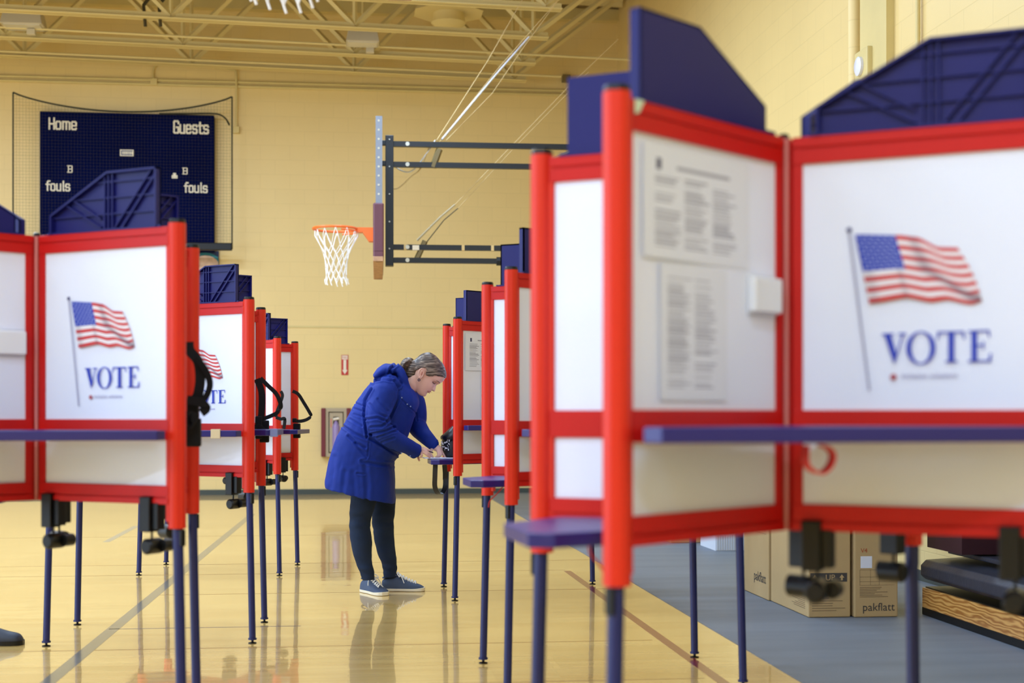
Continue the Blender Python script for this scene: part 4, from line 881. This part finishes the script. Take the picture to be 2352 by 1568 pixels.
def hairline(f):
    T = [(1255, 137), (1265, 138), (1269, 146), (1272, 158), (1275, 172), (1281, 175), (1287, 166), (1294, 164.5), (1300, 168.5), (1305, 178), (1314, 186), (1325, 193.5), (1330, 196)]
    if f <= T[0][0]: return T[0][1]
    for (p, q) in zip(T, T[1:]):
        if f <= q[0]: return p[1] + (q[1] - p[1]) * (f - p[0]) / (q[0] - p[0])
    return 196
rr = head_rings(.006, 96); vs = []; fs = []; n = 96
hs2 = hs
bmh = bmesh.new(); vv = [[bmh.verts.new(v) for v in r] for r in rr]
def fu(co):
    px, py, dd = topx(co); px = 1176 + (px - 1176) * DW / (DW + dd); py = HY + (py - HY) * DW / (DW + dd)
    # use the undistorted head frame
    qx, qy = topx(co)[0], topx(co)[1]; return .66 * qx + .75 * qy, .75 * qx - .66 * qy
for i in range(len(rr) - 1):
    for k in range(n):
        k2 = (k + 1) % n; c = (rr[i][k] + rr[i][k2] + rr[i + 1][k] + rr[i + 1][k2]) / 4
        t = 2 * PI * (k + .5) / n; h0 = hs[i]; cc_ = (h0[1] + h0[2]) / 2; hh_ = (h0[1] - h0[2]) / 2
        ct = math.cos(t); f = cc_ + hh_ * math.copysign(abs(ct) ** (2 / 2.25), ct); u = (hs[i][0] + hs[i + 1][0]) / 2
        if u > hairline(f): bmh.faces.new((vv[i][k], vv[i][k2], vv[i + 1][k2], vv[i + 1][k]))
bmh.faces.new(vv[-1])
bmesh.ops.delete(bmh, geom=[v for v in bmh.verts if not v.link_faces], context='VERTS')
for _ in range(5): bmesh.ops.smooth_vert(bmh, verts=[v for v in bmh.verts if v.is_boundary], factor=.5, use_axis_x=True, use_axis_y=True, use_axis_z=True)
bmesh.ops.recalc_face_normals(bmh, faces=bmh.faces)
geo = bmesh.ops.solidify(bmh, geom=bmh.faces, thickness=.007)
me = bpy.data.meshes.new('hair'); bmh.to_mesh(me); bmh.free(); me.materials.append(HAIR); me.polygons.foreach_set('use_smooth', [True] * len(me.polygons))
for v in me.vertices: v.co += Vector((0, 0, 1)) * .0012 * noise.noise(Vector((v.co.x * 30, v.co.y * 20, v.co.z * 120)))
hair = part('hair', me)
b = MB().use(HAIR)
b.tube(smoothpts([Q(956, 838), Q(948, 834), Q(940, 833), Q(933, 839), Q(930, 850), Q(934, 864)], 4), [.018, .017, .016, .018, .022, .027, .030, .033, .036, .038, .039, .039, .038, .037, .035, .033, .031, .028, .024, .018, .008], 24)
b.tube([Q(954, 846), Q(949, 856), Q(945, 866)], [.056, .054, .046], 24, round_=True)
for k in range(9):
    o_ = (k - 4) * .006; b.tube(smoothpts([Q(948, 832 + k * .4, o_ * .5 - .012), Q(938, 828 + k * .8, o_ - .022), Q(927 + k * .8, 837, o_ - .030), Q(922 + k * 1.2, 850, o_ - .030), Q(927 + k * 1.3, 864, o_ - .018)], 4), [.004] * 13 + [.003, .0025, .002, .001], 6)
part('ponytail', b.mesh('ponytail', True), hair)
b = MB().use(mat('cream_tie', (226, 208, 160), .6)); cc = Q(949.5, 833); ax = Vector((R2i * .9 - UZ * -.25)).normalized()
b.tube([cc + (DV * math.cos(k * PI / 8) + (UZ * .94 - R2i * .3) * math.sin(k * PI / 8)) * .019 for k in range(17)], .0055, 8, caps=False); part('hair_tie', b.mesh('tie', True), hair)
# --- coat
b = MB().use(COAT)
rows = dense([(749, 1118, 908, 1155, .245), (748, 1100, 907.5, 1120, .24), (756, 1062, 906, 1085, .235), (768, 1020, 905, 1062, .23), (785, 985, 918, 1045, .225), (803, 950, 936, 1003, .205), (827, 912, 951, 960, .195), (847, 884, 963, 926, .190), (868, 866, 955, 900, .155), (888, 856, 940, 886, .10)], 5)
b.loft([ring((r[0], r[1]), (r[2], r[3]), r[4], 0, 48, 2.5) for r in rows])
def sleeve(pts):
    q = dense(pts, 4); b.tube([Q(p[0], p[1], p[2]) for p in q], [p[3] * .00273 for p in q], 24, round_=True)
sleeve([(895, 888, -.13, 27), (884, 905, -.18, 31), (872, 938, -.22, 29), (868, 965, -.25, 27.5), (873, 983, -.26, 25), (890, 1000, -.235, 22.5), (915, 1014, -.20, 20), (938, 1026, -.16, 18), (952, 1034.5, -.125, 17)])
sleeve([(935, 905, .12, 27), (950, 925, .17, 28), (955, 952, .19, 26), (956, 975, .17, 23), (968, 992, .11, 20), (983, 1008, .06, 17), (994, 1019, .045, 14.5)])
# hood lying on the shoulders, and collar
b.tube([Q(897, 862), Q(912, 868), Q(924, 884)], [.07, .075, .07], 20, round_=True)
q = dense([(862, 868, 0, 9, 1), (876, 858, 0, 15, 1), (893, 850, 0, 17, 1), (908, 849, 0, 14, 1), (916, 858, 0, 9, 1)], 4)
b.loft([[Q(p[0], p[1]) + (DV * math.cos(t) * .15 * (.55 + .45 * p[3] / 17) + (UZ * .85 - R2i * .5) * math.sin(t) * p[3] * .0027) for t in [k * 2 * PI / 28 for k in range(28)]] for p in q])
for s_ in (-1, 1):
    q = dense([(905, 843, s_ * .02, 8), (916, 848, s_ * .085, 10), (926, 868, s_ * .098, 10), (936, 892, s_ * .088, 9), (948, 908, s_ * .06, 7.5), (957, 918, s_ * .02, 6)], 4)
    b.tube([Q(p[0], p[1], p[2]) for p in q], [p[3] * .0026 for p in q], 14, round_=True)
FOLD = [([K4(210, 690), K4(330, 765), K4(440, 812)], .009, 2.6), ([K4(265, 790), K4(340, 860), K4(430, 905)], .010, 2.8), ([K4(330, 860), K4(400, 950), K4(440, 990)], .007, 2.8), ([K4(340, 465), K4(415, 492)], .006, 2.0), ([K4(325, 515), K4(415, 545)], .007, 2.0), ([K4(320, 570), K4(415, 600)], .006, 2.0), ([K4(280, 620), K4(400, 690)], .006, 2.4),
 ([K4(440, 622), K4(550, 605), K4(650, 640)], .009, 2.4), ([K4(490, 700), K4(600, 690), K4(650, 655)], .009, 2.4), ([K4(480, 775), K4(640, 740), K4(720, 700)], .010, 2.6), ([K4(560, 800), K4(700, 745), K4(740, 740)], .007, 2.2), ([K4(600, 850), K4(720, 810)], .005, 2.2), ([K4(480, 470), K4(560, 560), K4(640, 600)], .006, 2.4), ([K4(560, 420), K4(650, 540)], .005, 2.6),
 ([K4(725, 245), K4(775, 330), K4(765, 430), K4(690, 580), K4(655, 640)], .012, 2.6), ([K4(495, 320), K4(430, 430), K4(422, 590), K4(450, 790)], .014, 2.4), ([K4(450, 800), K4(600, 880), K4(700, 950), K4(780, 985)], .010, 2.6),
 ([K4(468, 850), K4(458, 990), K4(440, 1022), K4(385, 1030)], .005, 1.5), ([K4(400, 1045), K4(560, 1075), K4(700, 1080)], .008, 3.2), ([K4(430, 1080), K4(450, 1300), K4(440, 1480)], .006, 5), ([K4(800, 300), K4(790, 420), K4(880, 510), K4(940, 560), K4(950, 640)], .006, 1.6), ([K4(500, 245), K4(620, 222), K4(720, 240), K4(770, 300)], .012, 2.2), ([K4(670, 160), K4(690, 110), K4(740, 80)], .014, 2.6), ([K4(680, 200), K4(760, 220), K4(800, 270)], .006, 1.8),
 ([K4(120, 1000), K4(90, 1300)], .004, 5), ([K4(230, 1150), K4(200, 1400)], .004, 5), ([K4(320, 1150), K4(330, 1480)], .003, 5), ([K4(350, 1160), K4(420, 1170)], .006, 2)]
def coat_fn(co, n):
    nz = noise.noise(co * 9) * .004 + noise.noise(Vector((co.x * 34, co.y * 20, co.z * 24))) * .0022
    if n.dot(DV) > 0.25: return nz
    px, py, dd = topx(co); px = 1176 + (px - 1176) * DW / (DW + dd); py = HY + (py - HY) * DW / (DW + dd); s_ = nz
    for pl, amp, wd in FOLD:
        d = min(segd((px, py), p, q) for p, q in zip(pl, pl[1:]))
        if d < wd * 3: s_ -= amp * math.exp(-(d / wd) ** 2) - amp * .45 * math.exp(-((d - wd * 1.9) / wd) ** 2)
    return s_
coat = part('coat', fuse(b, 'coat', .0055, 4, .5, coat_fn))
# cuffs, snaps, shirt, pocket welt
b = MB().use(COAT); q0, q1 = Q(946, 1031, -.14), Q(955.5, 1036.5, -.118); b.tube([q0, q1], [.0475, .0485], 24); q0, q1 = Q(988, 1013, .05), Q(996, 1021, .045); b.tube([q0, q1], [.040, .040], 24); part('cuff', b.mesh('cuff', True), coat)
b = MB().use(mat('coat_snap', (120, 140, 190), .3, metal=.5))
for (px, py, dd) in ((935.5, 928, -.165), (943, 933, -.15), (923, 913, -.185), (942, 1047, -.19), (922, 1040, -.235)): c0 = Q(px, py, dd); b.lathe([(.0045, -.004), (.0045, .004)], M=Matrix.Translation(c0) @ Matrix.Rotation(PI / 2, 4, 'X'), n=10)
part('snap', b.mesh('snap', True), coat)
part('shirt', MB().use(mat('pale_shirt', (206, 204, 222), .7)).tube(smoothpts([Q(934, 895, -.060), Q(940, 905, -.062), Q(946, 914, -.055), Q(950, 915, -.03)], 3), [.012, .014, .016, .018, .019, .02, .018, .016, .012, .01], 12, round_=True).mesh('shirt', True))
# --- jeans
b = MB().use(DENIM)
def legc(rows): 
    q = dense(rows, 5); b.loft([[Q(p[0], p[1], p[2]) + (R2i * math.cos(t) + DV * math.sin(t) * .95) * p[3] * .00273 for t in [k * 2 * PI / 26 for k in range(26)]] for p in q])
legc([(848, 1090, -.09, 34), (840, 1130, -.095, 32), (832, 1165, -.10, 28.5), (828, 1192, -.10, 25), (827, 1216, -.105, 23.6), (830, 1244, -.11, 24.5), (834, 1283, -.12, 19.5), (842, 1312, -.125, 16), (846, 1331, -.125, 14)])
legc([(868, 1090, .09, 34), (877, 1130, .09, 32), (880, 1165, .09, 28.5), (880, 1190, .085, 26), (880, 1207, .08, 24.3), (883, 1242, .08, 23.3), (889.5, 1276, .08, 20.5), (895, 1300, .08, 17.5), (896, 1326, .08, 15)])
def den_fn(co, n):
    px, py, dd = topx(co); a_ = math.exp(-((py - 1200) / 26) ** 2) + math.exp(-((py - 1305) / 26) ** 2) + .3
    return a_ * (.0022 * noise.noise(Vector((co.x * 14, co.y * 14, co.z * 46))) + .0055 * noise.noise(Vector((co.x * 8 + co.z * 9, co.y * 10, co.z * 26))))
part('jeans', fuse(b, 'jeans', .0055, 3, .5, den_fn))
# --- shoes
SHC = mat('blue_canvas', (66, 80, 106), .8, bump=(500, .3, .001), var=(12, .15)); SOLE = mat('cream_sole', (232, 222, 196), .5); LACE = mat('white_lace', (238, 236, 230), .6)
def shoe(loc, rz):
    L = .262; b = MB().use(SHC); rings = []
    for (x, hw, h, top) in dense([(-.010, .012, .050, .06), (.0, .030, .070, .075), (.04, .036, .080, .090), (.085, .036, .082, .100), (.12, .038, .074, .085), (.16, .043, .058, .066), (.20, .046, .045, .052), (.235, .040, .035, .040), (.255, .022, .026, .028)], 4):
        rings.append([Vector((x, hw * math.cos(t), .020 + (top - .02) * max(0, math.sin(t)) ** .75 if math.sin(t) > 0 else .016)) for t in [k * 2 * PI / 28 for k in range(28)]])
    b.loft(rings); e = link('shoe', b.mesh('shoe', True), woman, Vector(loc) - WO, rz)
    b = MB().use(SOLE)
    def outl(g): 
        top_ = [(x, hw + g) for (x, hw) in dense([(-.014, .010), (-.002, .030), (.04, .038), (.085, .037), (.12, .039), (.16, .045), (.20, .048), (.24, .041), (.262, .02)], 4)]
        return top_ + [(x, -y) for x, y in reversed(top_)]
    b.prism(outl(0.001), lambda x, y: Vector((x, y, 0.0015)), lambda x, y: Vector((x, y, .0185 + .006 * max(0, (x - .2) / .06)))); link('sole', b.mesh('sole', bevel=.003), e)
    b = MB().use(LACE)
    for k in range(6):
        x = .100 + k * .0185; zt = [.100, .092, .083, .073, .066, .060][k] + .002; w_ = .018
        b.tube(smoothpts([(x, -w_, zt - .014), (x + .006, -.006, zt), (x + .010, .006, zt), (x + .014, w_, zt - .014)], 3), .0034, 6); b.tube(smoothpts([(x, w_, zt - .014), (x + .006, .006, zt + .001), (x + .010, -.006, zt + .001), (x + .014, -w_, zt - .014)], 3), .0034, 6)
    for s_ in (-1, 1): b.tube(smoothpts([(.098, 0, .106), (.088, s_ * .03, .116), (.105, s_ * .045, .095), (.108, s_ * .012, .104)], 4), .003, 6); b.tube(smoothpts([(.098, 0, .106), (.120, s_ * .035, .088), (.135, s_ * .048, .055)], 4), .003, 6)
    link('laces', b.mesh('laces', True), e)
    b = MB().use(SHC); b.tube([Vector((.045 + .048 * math.cos(t), .032 * math.sin(t), .094 + .010 * math.cos(t))) for t in [k * 2 * PI / 20 for k in range(21)]], .006, 8, caps=False); link('collar', b.mesh('collar', True), e)
p = Q(881, 1354, .09); shoe((p.x, p.y, 0), -YAW - .02)
x_, y_ = world((836 - 1176) * 8.98 / FP, 8.98); shoe((x_, y_, 0), -YAW - .95)
# pen, ballot, bag on the tray
tag(link('pen', MB().use(mat('pen_dark', (40, 34, 50), .3)).tube([Q(979, 1033.5, dn - .02), Q(995, 1039.5, dn - .02)], [.004, .0035], 8).mesh('pen', True)), 'dark pen held in the hand of the bending person', 'pen')
zt = R1.location.z + .845
p0 = Q(990, 1053, -.02); b = MB().use(PAPER).box(-.05, .23, -.12, .12, 0, .002); o = link('ballot', b.mesh('ballot'), None, (p0.x, p0.y, zt + .0005), -YAW + .15); tag(o, 'paper ballot on the low desk under her hands', 'paper')
bg = P(1030, 1052, 9.05); e = empty('handbag', 'black glossy handbag with white pattern standing on the low desk', 'bag', (bg.x, bg.y, zt))
BAG = mat('black_patent', (10, 12, 22), .42, bump=(25, .5, .006)); b = MB().use(BAG)
b.loft([[Vector((hx * math.cos(t) + ox, hy * math.sin(t), z)) for t in [k * 2 * PI / 24 for k in range(24)]] for (hx, hy, z, ox) in dense([(.045, .10, 0, .02), (.062, .12, .03, .015), (.060, .11, .09, .015), (.045, .09, .14, .015), (.02, .06, .17, .02)], 3)]); link('pouch', b.mesh('pouch', True), e)
b = MB().use(BAG).loft([[Vector((hx * math.cos(t) + ox, hy * math.sin(t) - .02, z)) for t in [k * 2 * PI / 24 for k in range(24)]] for (hx, hy, z, ox) in dense([(.05, .10, .115, .0), (.056, .105, .135, .005), (.040, .085, .160, .020), (.014, .05, .200, .035)], 3)]); link('flap', b.mesh('flap', True), e)
b = MB().use(mat('white_pattern', (226, 228, 236), .4)); r_ = random.Random(5)
for k in range(30):
    t = PI + r_.uniform(.15, 1.3); z = .085 + r_.uniform(-.035, .03); c0 = Vector((.015 + .064 * math.cos(t), .117 * math.sin(t), z)); w_ = r_.uniform(.0015, .004)
    b.box(-w_, w_, -.003, .003, -w_ * r_.uniform(.6, 2.2), w_, Matrix.Translation(c0) @ Matrix.Rotation(r_.uniform(-.9, .9), 4, 'Y'))
link('pattern', b.mesh('pattern'), e)
def wpt(px, py, d): return P(px, py, d) - Vector(e.location)
b = MB().use(mat('bag_strap', (20, 22, 30), .4)).ribbon(smoothpts([wpt(1000, 1066, 8.72), wpt(999, 1095, 8.72), wpt(999, 1118, 8.74), wpt(1006, 1133, 8.78), wpt(1014, 1134, 8.84), wpt(1022, 1120, 8.88), wpt(1023, 1095, 8.9), wpt(1021, 1067, 8.9)], 4), .03, tuple(R2i), .003); link('shoulder_strap', b.mesh('strap', True), e)
# shoe of someone standing beyond the left edge
e = empty('shoe', 'dark shoe toe entering the picture at the left edge', 'shoe', (P(-70, 1460, 6.9).x, P(-70, 1460, 6.9).y, 0), -YAW + .1)
b = MB().use(mat('dark_leather', (40, 46, 60), .5)); rings = []
for (x, hw, h) in dense([(-.04, .03, .09), (.0, .040, .10), (.06, .042, .10), (.12, .044, .085), (.18, .050, .065), (.23, .044, .052), (.25, .02, .032)], 4): rings.append([Vector((x, hw * math.cos(t), .022 + (h - .02) * max(0, math.sin(t)) ** .8 if math.sin(t) > 0 else .016)) for t in [k * 2 * PI / 24 for k in range(24)]])
link('upper', b.loft(rings).mesh('upper', True), e)
o_ = [(x, y) for x, y in dense([(-.045, .025), (0, .042), (.06, .044), (.12, .046), (.18, .052), (.235, .045), (.256, .02)], 4)]
link('sole', MB().use(BLACK).prism(o_ + [(x, -y) for x, y in reversed(o_)], lambda x, y: Vector((x, y, .001)), lambda x, y: Vector((x, y, .022))).mesh('sole'), e)
